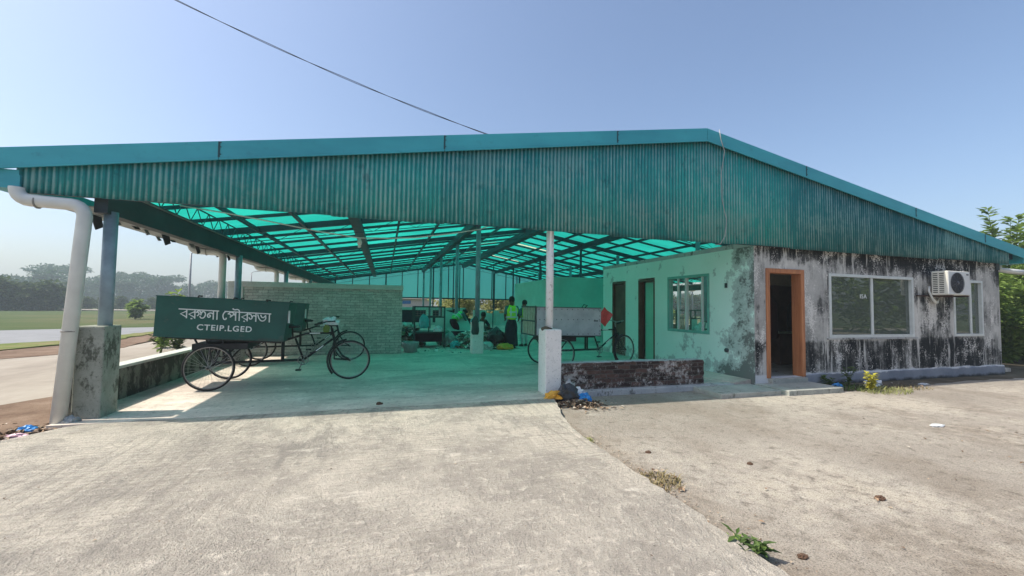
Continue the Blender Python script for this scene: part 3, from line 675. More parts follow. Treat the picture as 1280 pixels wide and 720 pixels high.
# ------------------------------------------------------------------ walls and office
def walls():
    # parapet on the left
    t = thing('parapet_wall', 'low dark concrete parapet running back from the left pedestal', 'low wall', (-3.78, 12, 0), world=True)
    MB().box(-3.9, -3.70, 6.82, 31.6, -.05, .56).build('wall', M['parapet'], t)
    bev(MB().box(-3.92, -3.68, 6.81, 31.6, .56, .605).build('coping', M['coping'], t), .01)
    # partition of washed brick
    t = thing('brick_partition', 'tall partition of grey washed brick with pale plaster band behind the green carts', 'wall', (-1.6, 12.95, F), world=True)
    MB().box(-3.68, .5, 12.9, 13.1, F - .05, 1.985).build('brick_panel', M['brick_grey'], t)
    bev(MB().box(-4.05, .52, 12.86, 13.13, 1.985, 2.135).build('coping', M['coping'], t), .012)
    bev(MB().box(-4.05, -3.68, 12.87, 13.13, F - .1, 1.985).build('plaster_post', M['coping'], t), .012)
    # low brick wall at the front right
    t = thing('low_brick_wall', 'low wall of dark eroded brick on a concrete footing beside the white pedestal', 'low wall', (4.5, 6.8, 0), world=True)
    mb = MB(); rnd = random.Random(2)
    nx, nz = 60, 9; x0, x1, y0, y1, z0, z1 = 2.93, 6.0, 6.72, 6.95, .1, .56
    vs = []
    for i in range(nx + 1):
        for j in range(nz + 1):
            d = .02 * mnoise.noise(Vector((i * .45, j * .9, 3))) + .012 * mnoise.noise(Vector((i * 1.7, j * 2.1, 3)))
            ze = (.018 * mnoise.noise(Vector((i * .5, 9, 1))) if j == nz else 0)
            xe = (.03 * mnoise.noise(Vector((j * 1.3, 9, 1))) if i == nx else 0)
            vs.append((x0 + (x1 - x0) * i / nx + xe, y0 + d, z0 + (z1 - z0) * j / nz + ze))
    fs = [(i * (nz + 1) + j, (i + 1) * (nz + 1) + j, (i + 1) * (nz + 1) + j + 1, i * (nz + 1) + j + 1) for i in range(nx) for j in range(nz)]
    b = len(vs); top = [i * (nz + 1) + nz for i in range(nx + 1)]
    vs += [(vs[q][0], y1, vs[q][2]) for q in top]
    fs += [(top[i], top[i + 1], b + i + 1, b + i) for i in range(nx)]
    e = [nx * (nz + 1) + j for j in range(nz + 1)]; c = len(vs); vs += [(vs[q][0], y1, vs[q][2]) for q in e]
    fs += [(e[j], c + j, c + j + 1, e[j + 1]) for j in range(nz)]
    fs.append((b, b + nx, c, len(vs))); vs.append((x0, y1, z0)); 
    mb.add(vs, fs); mb.build('brick_panel', M['brick_low'], t)
    MB().hexa([(2.93, 6.735, .545), (5.96, 6.735, .545), (5.96, 6.95, .545), (2.93, 6.95, .545), (2.93, 6.735, .572), (5.96, 6.735, .566), (5.96, 6.95, .566), (2.93, 6.95, .572)]).build('mortar_cap', M['plinth'], t)
    bev(MB().box(2.9, 6.62, 6.58, 7.0, -.06, .098).build('footing', M['plinth'], t), .012)
    # storeroom block behind the office
    t = thing('storeroom', 'plain teal storeroom block standing behind the office doors', 'storeroom', (10.7, 18.8, F), world=True)
    MB().box(6.88, 14.9, 15.7, 22, F - .02, 2.80).build('wall', M['mint_plain'], t)
    MB().box(6.5, 6.88, 15.66, 15.9, F - .02, 2.79).build('pier', M['mint_plain'], t)
    # rear boundary walls
    t = thing('rear_wall', 'teal rear wall with a row of square gaps near its top', 'wall', (11.5, 31.2, F), world=True)
    hs = [(x, x + .5, 1.02, 1.19) for x in (7.5, 8.5, 9.5, 10.6, 11.7, 12.8, 13.9)]
    wall_grid((6.45, 15.5), (F, 1.24), hs, .12, lambda u, d, v: (u, 31.1 + d, v)).build('wall', M['backwall'], t)
    for x in (6.9, 8.2, 10.2, 12.3): MB().box(x, x + .1, 31.03, 31.1, F, 1.22).build('pier', M['backwall'], t)
    t = thing('rear_panel_wall', 'low rear wall with dark recessed panels left of the gap at the back', 'wall', (1.2, 31.2, F), world=True)
    hs = [(.9, 2.9, .3, 1.2), (3.4, 4.9, .3, 1.2), (-1.4, .3, .3, 1.2)]
    wall_grid((-3.7, 5.85), (F, 1.4), hs, .12, lambda u, d, v: (u, 31.1 + d, v)).build('wall', M['backwall'], t)
    for h in hs: MB().box(h[0], h[1], 31.16, 31.19, h[2], h[3]).build('dark_panel', M['navy'], t)
walls()

def office():
    t = thing('office_building', 'single storey office with mould stained front wall and mint green side wall', 'office', (11, 9.5, 0), world=True)
    X0, X1, YF, YB, ZT = 7.05, 15.05, 6.5, 12.5, 2.84
    fh = [(7.42, 8.28, .19, 2.34), (9.08, 11.76, .98, 2.36), (13.2, 14.34, .98, 2.36)]
    wall_grid((X0, X1), (-.05, ZT), fh, .16, lambda u, d, v: (u, YF + d, v)).build('front_wall', M['wall_front'], t)
    sh = [(11.14, 11.9, F, 2.39), (9.7, 10.46, F, 2.40), (7.7, 9.15, .98, 2.37)]
    wall_grid((YF + .162, YB), (-.05, ZT), sh, .16, lambda u, d, v: (X0 + d, u, v)).build('side_wall', M['mint'], t)
    # corner strip of the side wall (the front wall ends flush, skin it in mint)
    MB().box(X0 - .006, X0 + .0, YF + .0, YF + .17, -.04, ZT).build('corner_skin', M['mint'], t)
    MB().box(X0 + .16, X1, YB - .16, YB, -.05, ZT).build('rear_wall', M['plaster_in'], t)
    MB().box(X1 - .16, X1 - .002, YF + .162, YB - .162, -.05, ZT).build('end_wall', M['wall_front'], t)
    MB().box(X0 - .0, X1 + .03, YF + .02, YB + .05, ZT + .002, ZT + .10).build('roof_slab', M['plinth'], t)
    MB().box(X0 + .162, X1 - .164, YF + .165, YB - .165, .10, .17).build('room_floor', M['step'], t)
    MB().box(X0 + .162, X1 - .164, 8.72, 8.80, .171, ZT - .002).build('inner_wall', M['plaster_in'], t)
    MB().box(12.35, 12.45, YF + .165, 8.718, .171, ZT - .002).build('inner_wall', M['plaster_in'], t)
    # plinth
    mb = MB(); n = 40
    for i in range(n):
        a, b = 8.36 + (15.09 - 8.36) * i / n, 8.36 + (15.09 - 8.36) * (i + 1) / n
        za = .225 + .03 * mnoise.noise(Vector((i * .6, 0, 4))); zb = .225 + .03 * mnoise.noise(Vector(((i + 1) * .6, 0, 4)))
        mb.add([(a, YF - .03, -.06), (b, YF - .03, -.06), (b, YF - .03, zb), (a, YF - .03, za), (b, YF - .001, zb + .02), (a, YF - .001, za + .02)], [(0, 1, 2, 3), (3, 2, 4, 5)])
    mb.add([(8.36, YF - .03, -.06), (8.36, YF - .03, .225), (8.36, YF, .24), (8.36, YF, -.06)], [(0, 1, 2, 3)])
    q = G('slate_blue_plinth'); po = q.obj(); pz = q.math('ADD', q.sep(po)[2], q.math('MULTIPLY', q.noise(po, 2.5, 7, .7), .22))
    pc = q.mix(q.ramp(q.noise(po, 1.6, 6, .65), [(.35, 0), (.65, 1)]), (.19, .21, .255), (.28, .30, .345))
    pc = q.mix(q.ramp(pz, [(.13, .95), (.19, 0)]), pc, (.035, .034, .032))
    pc = q.mix(q.ramp(pz, [(.325, 0), (.35, .85)]), pc, (.62, .62, .62))
    g = q.end(q.bsdf(pc, .85, spec=.2))
    mb.build('plinth', g, t)
    # steps
    bev(MB().box(8.30, 7.40, YF - .1, YF + .16, .1, .195).build('door_sill', M['step'], t), .008) if False else bev(MB().box(7.38, 8.32, YF - .1, YF + .02, .06, .185).build('door_sill', M['step'], t), .008)
    bev(MB().box(7.05, 8.42, 5.78, YF - .005, -.04, .095).build('step', M['step'], t), .015)
    bev(MB().box(5.62, 6.98, 5.88, 6.57, -.04, .085).build('step', M['step'], t), .015)
    MB().hexa([(6.64, 6.60, 0), (7.04, 6.60, 0), (7.04, 9.4, 0), (6.04, 9.4, 0), (6.64, 6.60, .115), (7.04, 6.60, .16), (7.04, 9.4, .14), (6.04, 9.4, .105)]).build('porch_ramp', M['floor'], t)
    # front door frame, room door, clothes seen through it
    o = MB().box(7.34, 7.43, 6.475, 6.67, .19, 2.40).box(8.27, 8.36, 6.475, 6.70, .19, 2.40).box(7.43, 8.27, 6.475, 6.67, 2.31, 2.40).build('door_frame', M['wood'], t)
    bev(o, .006)
    MB().box(9.95, 10.75, 8.67, 8.718, .172, 2.22).build('room_door', M['brown_door'], t)
    # big sliding window
    def slider(name, a, b, z0, z1, place, fm, nd, depth=.09, mull=None, mw=.03):
        mb = MB(); w = .06
        def bx(u0, u1, d0, d1, v0, v1, q=mb):
            p = [place(u, d, v) for v in (v0, v1) for (u, d) in ((u0, d0), (u1, d0), (u1, d1), (u0, d1))]
            q.hexa(p)
        bx(a, b, -.015, depth, z0, z0 + w); bx(a, b, -.015, depth, z1 - w, z1); bx(a, a + w, -.015, depth, z0 + w, z1 - w); bx(b - w, b, -.015, depth, z0 + w, z1 - w)
        fr = mb.build('window_frame', fm, t)
        ms = mull or [(a + b) / 2]
        for m in ms:
            q = MB(); bx(m - mw, m + mw, .008, depth - .01, z0 + w, z1 - w, q); q.build('mullion', M['alu'], fr)
        cuts = [a + w] + ms + [b - w]
        for i, (c, d) in enumerate(zip(cuts, cuts[1:])):
            q = MB(); dd = .05 if i % 2 else .03
            l = c + (mw if i else 0); r = d - (mw if i < len(cuts) - 2 else 0)
            bx(l, r, dd, dd + .005, z0 + w, z1 - w, q); q.build('pane', M['glass'], fr)
        return fr
    FR = lambda u, d, v: (u, YF + d, v)
    w1 = slider('window', 9.08, 11.76, .98, 2.36, FR, M['alu'], 1)
    text_mesh('ISA', .135, 'sticker', M['white_paint'], w1, (10.16, YF + .026, 1.84), FACE_FRONT, 0, spacing=1.2)
    MB().box(9.0, 11.84, YF - .03, YF + .0, .94, .976).build('window_sill', M['plinth'], t)
    slider('window', 13.2, 14.34, .98, 2.36, FR, M['alu'], 1, mull=[13.9])
    SD = lambda u, d, v: (X0 + d, u, v)
    slider('window', 7.7, 9.15, .98, 2.37, SD, M['teal_frame'], 1, .1, [7.95, 8.5, 8.78], .018)
    # side doors
    def side_door(y0, y1, ang, dm, gap=0):
        mb = MB(); mb.box(X0 - .012, X0 + .15, y0, y0 + .05, F, 2.36).box(X0 - .012, X0 + .15, y1 - .05, y1, F, 2.36).box(X0 - .012, X0 + .15, y0 + .05, y1 - .05, 2.31, 2.36)
        fr = mb.build('door_frame', M['brown_door'], t)
        hx, hy = X0 + .08, y0 + .055; L = y1 - y0 - .11 - gap
        a = math.radians(ang); dx, dy = math.sin(a), math.cos(a)
        mb = MB(); mb.bar((hx, hy, 1.2), (hx + dx * L, hy + dy * L, 1.2), .04, 2.18); d = mb.build('door', dm, t)
        p = Vector((hx + dx * (L - .07) - dy * .03, hy + dy * (L - .07) + dx * .03, 1.1)); MB().blob(p, (.03, .03, .03), 1, .02, 1).build('knob', M['alu'], d)
    side_door(11.14, 11.9, 0, M['brown_door']); side_door(9.7, 10.46, 5, M['green_door'], .13)
    # switch plate, weep pipe on the side wall
    MB().box(X0 - .02, X0 + .0, 7.18, 7.24, 2.02, 2.12).build('wall_switch', M['black_plastic'], t)
    MB().tube([(X0 + .01, 7.2, .68), (X0 - .04, 7.2, .68)], .045, 12).build('pipe_stub', M['black_plastic'], t)
    # clothes hanging in the doorway room
    for (x, y, z0, z1, w, m, lab) in ((9.42, 8.2, .85, 1.85, .2, 'maroon_cloth', 'maroon garment hanging inside the open office doorway'), (10.33, 8.35, 1.0, 1.8, .17, 'dark_cloth', 'black garment hanging at the right inside the open office doorway')):
        c = MB(); rr = random.Random(z1)
        c.lathe([(.02, z1), (w * .9, z1 - .12), (w, z1 - .4), (w * 1.05, z0), (w * .8, z0 - .02)], (0, 0, 0), 14, sx=1, sy=.45)
        single(MB().add([(a + x, b + y, d) for a, b, d in c.v], c.f, sm=True), 'hanging_garment', M[m], lab, 'garment', (x, y, z0))
    d = thing('desk', 'small brown desk inside the dim office room', 'desk', (9.9, 8.35, .17), world=True)
    MB().box(9.6, 10.2, 8.1, 8.5, .96, 1.0).build('desk_top', M['plank'], d)
    MB().box(9.63, 10.17, 8.13, 8.47, .17, .958).build('desk_body', M['brown_door'], d)
    return t
office()

def air_con():
    t = thing('air_conditioner', 'cream outdoor air conditioner unit on a rusty bracket on the stained wall', 'air conditioner', (12.6, 6.25, 1.93), world=True)
    x0, x1, y0, y1, z0, z1 = 12.22, 13.0, 6.09, 6.40, 1.955, 2.51
    bev(MB().box(x0, x1, y0 + .012, y1, z0, z1).build('casing', M['ac'], t), .02, 3)
    bev(MB().box(x0 + .01, x1 - .005, y0, y0 + .014, z0 + .01, z1 - .01).build('front_panel', M['ac_front'], t), .006)
    cx, cz = x0 + .31, (z0 + z1) / 2
    mb = MB(); n = 40; R = .235
    mb.add([(cx, y0 - .004, cz)] + [(cx + R * math.cos(2 * PI * i / n), y0 - .004, cz + R * math.sin(2 * PI * i / n)) for i in range(n)], [(0, (i + 1) % n + 1, i + 1) for i in range(n)])
    g = mb.build('fan_recess', M['ac_slot'], t)
    mb = MB()
    for k in range(1, 9):
        r = R * k / 8; mb.tube([(cx + r * math.cos(2 * PI * i / 32), y0 - .012, cz + r * math.sin(2 * PI * i / 32)) for i in range(32)], .0045, 5, closed=True)
    for k in range(10):
        a = 2 * PI * k / 10; mb.tube([(cx + .03 * math.cos(a), y0 - .012, cz + .03 * math.sin(a)), (cx + R * math.cos(a + .4), y0 - .012, cz + R * math.sin(a + .4))], .004, 5)
    mb.tube([(cx, y0 - .012, cz), (cx, y0 - .022, cz)], .045, 14)
    mb.build('fan_grille', M['ac_dark'], t)
    mb = MB()
    for c in range(2):
        for k in range(11):
            z = z0 + .055 + k * .043; y = y0 + .075 + c * .115
            mb.box(x0 - .003, x0 + .004, y, y + .085, z, z + .02)
    mb.build('side_louvre', M['ac_slot'], t)
    MB().box(x1 - .13, x1 - .05, y0 - .004, y0 + .001, z1 - .09, z1 - .065).build('badge', M['ac_slot'], t)
    mb = MB()
    for x in (x0 + .12, x1 - .12): mb.box(x - .015, x + .015, y0 - .02, 6.5, z0 - .035, z0 - .003)
    mb.box(11.85, 13.12, 6.455, 6.498, z0 - .03, z0 - .005)
    mb.build('bracket', M['rust'], t)
    for k, r in ((0, .022), (1, .016)):
        mb = MB(); mb.tube([(x0 - .01, 6.43, z0 + .2), (x0 - .05, 6.42, z0 + .1), (x0 + .02, 6.4, z0 - .07), (x0 + .15 + k * .05, 6.42, z0 - .17 + k * .02), (x0 + .3, 6.45, z0 - .17 + k * .03), (x0 + .38, 6.47, z0 - .06)], r, 8); mb.build('hose', M['pvc'], t)
air_con()

# ------------------------------------------------------------------ cycle carts
BN = {  # Bengali letters as pen strokes: (advance, [polylines]); 0 = base line, 1 = head line
    'ba': (.9, [[(.78, 1), (.78, 0)], [(.78, .78), (.12, .44), (.78, .08)]]),
    'ra': (.9, [[(.78, 1), (.78, 0)], [(.78, .78), (.12, .44), (.78, .08)], [(.40, -.08), (.46, -.08)]]),
    'gu': (1.15, [[(.06, .70), (.26, .70), (.34, .50), (.18, .32)], [(.06, .70), (.22, .88), (.46, .84), (.56, .62), (.74, .84), (.98, .74), (1.04, .44), (.86, .10), (.58, .06), (.46, .22)], [(.56, .62), (.54, .44)]]),
    'na': (.9, [[(.78, 1), (.78, 0)], [(.78, .60), (.50, .72), (.22, .60), (.12, .36), (.26, .18), (.42, .26), (.44, .42), (.32, .46)]]),
    'aa': (.46, [[(.30, 1), (.30, 0)]]),
    'e': (.62, [[(.34, .98), (.14, .76), (.06, .42), (.18, .06), (.38, .04), (.44, .18)]]),
    'pa': (1.02, [[(.90, 1), (.90, 0)], [(.05, .73), (.24, .90), (.46, .92), (.70, .80), (.88, .52)], [(.05, .73), (.16, .72), (.27, .66), (.38, .50)], [(.30, .36), (.74, .76)]]),
    'au': (.46, [[(.30, 1), (.30, 0)], [(.30, 1), (.26, 1.2), (.05, 1.32), (-.25, 1.26), (-.45, 1.36)]]),
    'sa': (1.02, [[(.90, 1), (.90, 0)], [(.06, .84), (.18, .84), (.32, .76), (.44, .48)], [(.10, .38), (.24, .22), (.42, .32), (.54, .62), (.70, .68), (.88, .56)]]),
    'bha': (1.2, [[(.10, .80), (.24, .40), (.50, .10), (.82, .10), (1.06, .38), (1.04, .74)], [(.46, .78), (.58, .54), (.80, .50), (1.0, .74)]]),
}
def bengali(words, h, stroke, name, m, parent, x0, y, z0, slope, width):
    """pen-stroke lettering on the plane y, starting at x0, base z0"""
    tot = sum(BN[c][0] for w in words for c in w) + .45 * (len(words) - 1)
    sx = width / tot; mb = MB(); cur = 0; lay = [0]
    P = lambda u, v: (x0 + u * sx, y, z0 + slope * u * sx + v * h)
    def line(pl):
        if len(pl) > 3:
            q = [pl[0]] + list(pl) + [pl[-1]]; out = []
            for k in range(1, len(q) - 2):
                a, b, c, d = q[k - 1], q[k], q[k + 1], q[k + 2]
                for t in (0, .2, .4, .6, .8):
                    out.append(tuple(.5 * (2 * b[m] + (c[m] - a[m]) * t + (2 * a[m] - 5 * b[m] + 4 * c[m] - d[m]) * t * t + (3 * b[m] - a[m] - 3 * c[m] + d[m]) * t ** 3) for m in (0, 1)))
            pl = out + [pl[-1]]
        Q = [Vector(P(*a)) for a in pl]; k = len(Q); hw = stroke / 2; lay[0] += 1; dy = -.0004 * lay[0]; vs = []
        for n in range(k):
            d = Q[min(n + 1, k - 1)] - Q[max(n - 1, 0)]
            if d.length < 1e-6: d = Vector((1, 0, 0))
            d.normalize(); nn = d.cross(Vector((0, 1, 0))) * hw; e = d * hw * (-1 if n == 0 else 1 if n == k - 1 else 0)
            c = Q[n] + e + Vector((0, dy, 0)); vs += [c - nn, c + nn]
        mb.add(vs, [(2 * n, 2 * n + 2, 2 * n + 3, 2 * n + 1) for n in range(k - 1)])
    for w in words:
        s = cur
        for c in w:
            for pl in BN[c][1]: line([(cur + a, b) for a, b in pl])
            cur += BN[c][0]
        line([(s + (.3 if w[0] == 'e' else -.02), 1), (cur - .02, 1)]); cur += .45
    return mb.build(name, m, parent)

def wheel(parent, x, y, r, yaw=0, z=None):
    z = z if z is not None else r
    R = Matrix.Translation((x, y, z)) @ Matrix.Rotation(yaw, 4, 'Z')
    def ring(rr, th, n=40): return [(R @ Vector((rr * math.cos(2 * PI * i / n), 0, rr * math.sin(2 * PI * i / n)))) for i in range(n)]
    mb = MB(); mb.tube(ring(r - .035, 0), .011, 8, closed=True)
    mb.tube([R @ Vector((0, -.05, 0)), R @ Vector((0, .05, 0))], .028, 12)
    w = mb.build('wheel', M['rim'], parent)
    mb = MB(); mb.tube(ring(r - .017, 0), .017, 8, closed=True); mb.build('tyre', M['tyre'], w)
    mb = MB()
    for i in range(32):
        a = 2 * PI * i / 32; b = a + (.5 if i % 4 < 2 else -.5); s = .035 if i % 2 else -.035
        mb.tube([R @ Vector((.025 * math.cos(b), s, .025 * math.sin(b))), R @ Vector(((r - .04) * math.cos(a), 0, (r - .04) * math.sin(a)))], .0016, 4, cap=False)
    mb.build('spokes', M['spoke'], w)

def cart(name, label, loc, rz, kind, xl=-.78, xr=1.12, group=None, steer=0):
    t = thing(name, label, 'cargo tricycle', loc, rz, group)
    bk = M['black_frame']; R = .375
    # cargo box
    zl, zr = (.90, .785) if kind == 'green' else (.79, .77); tl, tr = (1.545, 1.445) if kind == 'green' else (1.45, 1.44)
    yn, yf = -.47, .47
    pm = M['cart_green'] if kind == 'green' else M['cart_white']
    ins = .07 if kind == 'green' else .0; li = -.02 if kind == 'green' else 0
    C = lambda d: [(xl + li + d, yn + d, zl + d), (xr - ins - d, yn + d, zr + d), (xr - ins - d, yf - d, zr + d), (xl + li + d, yf - d, zl + d), (xl + d, yn + d, tl), (xr - d, yn + d, tr), (xr - d, yf - d, tr), (xl + d, yf - d, tl)]
    o, i = C(0), C(.015); mb = MB()
    mb.add(o + i, [(3, 2, 1, 0), (0, 1, 5, 4), (1, 2, 6, 5), (2, 3, 7, 6), (3, 0, 4, 7), (8, 9, 10, 11), (9, 8, 12, 13), (10, 9, 13, 14), (11, 10, 14, 15), (8, 11, 15, 12), (4, 5, 13, 12), (5, 6, 14, 13), (6, 7, 15, 14), (7, 4, 12, 15)])
    box = mb.build('cargo_box', pm, t)
    mb = MB()
    e = .018
    for a, b in ((4, 5), (5, 6), (6, 7), (7, 4), (0, 1), (1, 2), (2, 3), (3, 0)): mb.bar(o[a], o[b], e, e)
    mb.build('box_edge', pm if kind == 'green' else M['cage'], box)
    yl = yn - .004
    sl = ((tr + zr) - (tl + zl)) / 2 / (xr - xl)
    if kind == 'green':
        W = xr - xl; zt = lambda u, v: (tl + (tr - tl) * u) * (1 - v) + (zl + (zr - zl) * u) * v
        h = .138
        bengali([['ba', 'ra', 'gu', 'na', 'aa'], ['e', 'pa', 'au', 'ra', 'sa', 'bha', 'aa']], h, .018, 'lettering', M['white_paint'], box, xl + .165 * W, yl, zt(.165, .51), sl, .69 * W)
        ang = math.atan(sl)
        text_mesh('CTEIP.LGED', .132, 'lettering', M['white_paint'], box, (xl + .50 * W, yl, zt(.50, .80)), Matrix.Rotation(-ang, 4, 'Y') @ FACE_FRONT @ Matrix.Scale(1.02, 4, (1, 0, 0)), .0022, spacing=1.14)
        mb = MB(); mb.box(xr - .02, xr + .012, yn + .05, yn + .09, 1.1, 1.32); mb.build('hinge', M['white_paint'], box)
        for x in (xl + .55, xl + 1.05, xl + 1.55):
            mb = MB(); mb.tube([(x, yn + .01, tl + (tr - tl) * (x - xl) / W), (x + .02, yn, tl + .04 + (tr - tl) * (x - xl) / W), (x + .06, yn + .02, tl + .03 + (tr - tl) * (x - xl) / W)], .014, 6); mb.build('latch', bk, box)
    else:
        mb = MB(); rr = random.Random(1)
        for z in (zl + .03, (zl + tl) / 2 + .04, tl - .05):
            for k in range(12):
                x = xl + .06 + (xr - xl - .1) * k / 11 + rr.uniform(-.02, .02); mb.tube([(x, yn + .005, z), (x, yn - .006, z)], .011, 6)
        for k in range(5): mb.tube([(xr - .03, yn + .005, zl + .1 + k * .12), (xr - .03, yn - .006, zl + .1 + k * .12)], .011, 6)
        mb.build('rivets', M['ac_slot'], box)
        mb = MB(); mb.box(xr - .19, xr - .08, yn - .003, yn + .002, 1.12, 1.145); mb.build('badge', M['ac_slot'], box)
        # slatted tail gate
        mb = MB()
        for k in range(5): mb.box(xl - .03, xl - .012, yn + .03 + k * .178, yn + .165 + k * .178, zl - .02, tl + .02)
        mb.build('tail_gate', M['plank'], t)
        mb = MB()
        for z in (zl, (zl + tl) / 2, tl): mb.box(xl - .05, xl - .03, yn, yf, z - .014, z + .014)
        for y in (yn, yf - .02): mb.box(xl - .05, xl - .03, y, y + .02, zl - .03, tl + .03)
        mb.build('gate_frame', M['cage'], t)
        mb = MB(); mb.tube([(.62, yn + .02, tl), (.66, yn, tl + .07), (.76, yn, tl + .05), (.7, yn + .02, tl + .0)], .012, 6); mb.build('latch', bk, box)
    # chassis
    zb = zl - .03
    mb = MB()
    for y in (-.34, .34):
        mb.bar((xl + .1, y, zl - .02), (xr - .12, y, zr - .02), .04, .05)
        mb.bar((-.12, y, zl - .05), (0, y, R), .025, .03); mb.bar((.14, y, zl - .06), (0, y, R), .025, .03)
        mb.tube([(-.28, y, zl - .07), (-.1, y, R + .08), (.1, y, R + .06), (.34, y, zr - .05)], .016, 6)
    mb.bar((.55, -.3, zr), (.55, .3, zr), .04, .04)
    mb.build('chassis', bk, t)
    MB().box(-.3, .5, -.40, .40, zr - .13, zr - .03).build('under_tray', bk, t)
    mb = MB(); mb.tube([(0, -.64, R), (0, .64, R)], .016, 10); mb.build('axle', bk, t)
    cr = (1.33, 0, .40)
    mb = MB()
    for y in (-.05, .05): mb.tube([(.02, y, R + .01), (1.32, y, cr[2])], .017, 8)
    mb.tube([(.98, -.05, .40), (.98, -.05, zr + .0)], .022, 8); mb.tube([(.98, .05, .40), (.98, .05, zr + .0)], .022, 8)
    head_b, head_t = (1.86, 0, .72), (1.80, 0, .98)
    mb.tube([cr, (1.82, 0, .78)], .021, 10); mb.tube([(1.0, 0, .76), (1.35, 0, .885), (1.815, 0, .90)], .019, 10)
    mb.tube([(1.18, 0, .80), cr], .019, 10)
    mb.tube([head_b, head_t], .026, 10)
    fr = mb.build('cycle_frame', bk, t)
    mb = MB(); a, b = Vector(cr), Vector((1.82, 0, .78)); d = b - a
    mb.bar(a + d * .42 + Vector((0, -.021, 0)), a + d * .68 + Vector((0, -.021, 0)), .004, .02); mb.bar((1.42, -.02, .893), (1.60, -.02, .895), .004, .022)
    mb.build('frame_decal', M['white_paint'], fr)
    # saddle
    mb = MB(); mb.blob((1.12, 0, 1.02), (.15, .1, .045), 2, .1, 2); mb.tube([(1.14, 0, .80), (1.12, 0, 1.0)], .014, 8); mb.build('saddle', bk, t)
    # crank
    mb = MB(); n = 28
    mb.tube([(cr[0] + .085 * math.cos(2 * PI * i / n), -.07, cr[2] + .085 * math.sin(2 * PI * i / n)) for i in range(n)], .008, 6, closed=True)
    for k in range(5): a = 2 * PI * k / 5; mb.tube([(cr[0], -.07, cr[2]), (cr[0] + .085 * math.cos(a), -.07, cr[2] + .085 * math.sin(a))], .006, 5)
    mb.tube([(cr[0], -.1, cr[2]), (cr[0], .1, cr[2])], .02, 8)
    mb.tube([(cr[0], -.09, cr[2]), (cr[0] - .06, -.1, cr[2] - .17)], .01, 6); mb.tube([(cr[0], .09, cr[2]), (cr[0] + .06, .1, cr[2] + .17)], .01, 6)
    ck = mb.build('crank', M['rim'], t)
    MB().box(cr[0] - .11, cr[0] - .02, -.19, -.1, cr[2] - .18, cr[2] - .155).build('pedal', bk, ck); MB().box(cr[0] + .02, cr[0] + .11, .1, .19, cr[2] + .16, cr[2] + .185).build('pedal', bk, ck)
    # front fork, wheel, handlebar (steered)
    H = Vector(head_b); fx = 2.14
    Rs = Matrix.Translation((1.9, 0, 0)) @ Matrix.Rotation(steer, 4, 'Z') @ Matrix.Translation((-1.9, 0, 0))
    q = lambda *p: Rs @ Vector(p)
    mb = MB()
    for y in (-.055, .055):
        mb.tube([q(1.85, y, .80), q(1.90, y, .62), q(2.0, y, .46), q(fx, y, R)], .014, 8)
        mb.tube([q(1.86, y, .40), q(fx, y, R)], .011, 6); mb.tube([q(1.86, y, .40), q(1.84, y, .84)], .011, 6)
    mb.tube([q(1.85, -.055, .80), q(1.85, .055, .80)], .016, 8)
    mb.build('fork', bk, t)
    mb = MB()
    for i in range(9):
        pass
    arc = [q(fx + (R + .025) * math.cos(a), 0, R + (R + .025) * math.sin(a)) for a in [math.radians(100 + i * 12) for i in range(11)]]
    mb.tube(arc, .022, 6); mb.build('mudguard', bk, t)
    wp = q(fx, 0, 0); wheel(t, wp.x, wp.y, R, steer)
    wheel(t, 0, -.58, R); wheel(t, 0, .58, R)
    mb = MB(); mb.tube([q(1.80, 0, .96), q(1.78, 0, 1.07)], .016, 8)
    mb.tube([q(1.60, -.30, 1.08), q(1.72, -.29, 1.12), q(1.86, -.2, 1.13), q(1.83, 0, 1.09), q(1.86, .2, 1.13), q(1.72, .29, 1.12), q(1.60, .30, 1.08)], .012, 8)
    hb = mb.build('handlebar', M['rim'] if kind != 'green' else bk, t)
    for s in (-1, 1):
        mb = MB(); mb.tube([q(1.52, s * .305, 1.065), q(1.66, s * .30, 1.10)], .018, 8); mb.build('grip', M['tyre'], hb)
    return t
c1 = cart('cargo_tricycle', 'front green box cart with white lettering standing half in the sun by the parapet', (-2.76, 8.56, F), math.radians(3.2), 'green', group='green cargo tricycles')
c2 = copy_tree(c1); c2.location = (-2.98, 11.45, F); c2.rotation_euler.z = math.radians(4.)
c2['label'] = 'green box cart mostly hidden behind the front green cart, close to the brick partition'
cart('cargo_tricycle', 'grey metal box cart with slatted tail gate behind the white pedestal', (3.88, 9.44, F), math.radians(1), 'grey', -.54, 1.12, steer=math.radians(16))

def crumple(name, label, cat, c, r, m, seed, rough=.55, n=3, freq=2.6):
    mb = MB(); mb.blob((0, 0, 0), r, seed, rough, n, freq=freq, sm=False)
    zmin = min(v[2] for v in mb.v); mb.v = [(a, b, z - zmin) for a, b, z in mb.v]
    o = mb.build(name, M[m]); o.location = c
    return tag(o, label, cat)
crumple('plastic_bag', 'whitish plastic bag tied over the handlebar of the front green cart', 'bag', (-.98, 8.62, 1.15), (.13, .12, .09), 'white_plastic', 3)
crumple('flower_bunch', 'small yellow green bundle hanging at the handlebar of the front green cart', 'bundle', (-1.04, 8.50, 1.02), (.05, .05, .09), 'leaf_light', 4)
mb = MB()
vs = []
for u in range(5):
    for v in range(5):
        a, b = u / 4 - .5, v / 4 - .5
        vs.append((.34 * (a * .7 + b * .55), .03 * math.sin(a * 7 + b * 4), .36 * (b * .85 - a * .5)))
k = len(vs); vs += [(x, y + .008, z) for x, y, z in vs]
fs = [(u * 5 + v, u * 5 + v + 1, u * 5 + v + 6, u * 5 + v + 5) for u in range(4) for v in range(4)]
mb.add(vs, fs + [tuple(k + q for q in f[::-1]) for f in fs], sm=True)
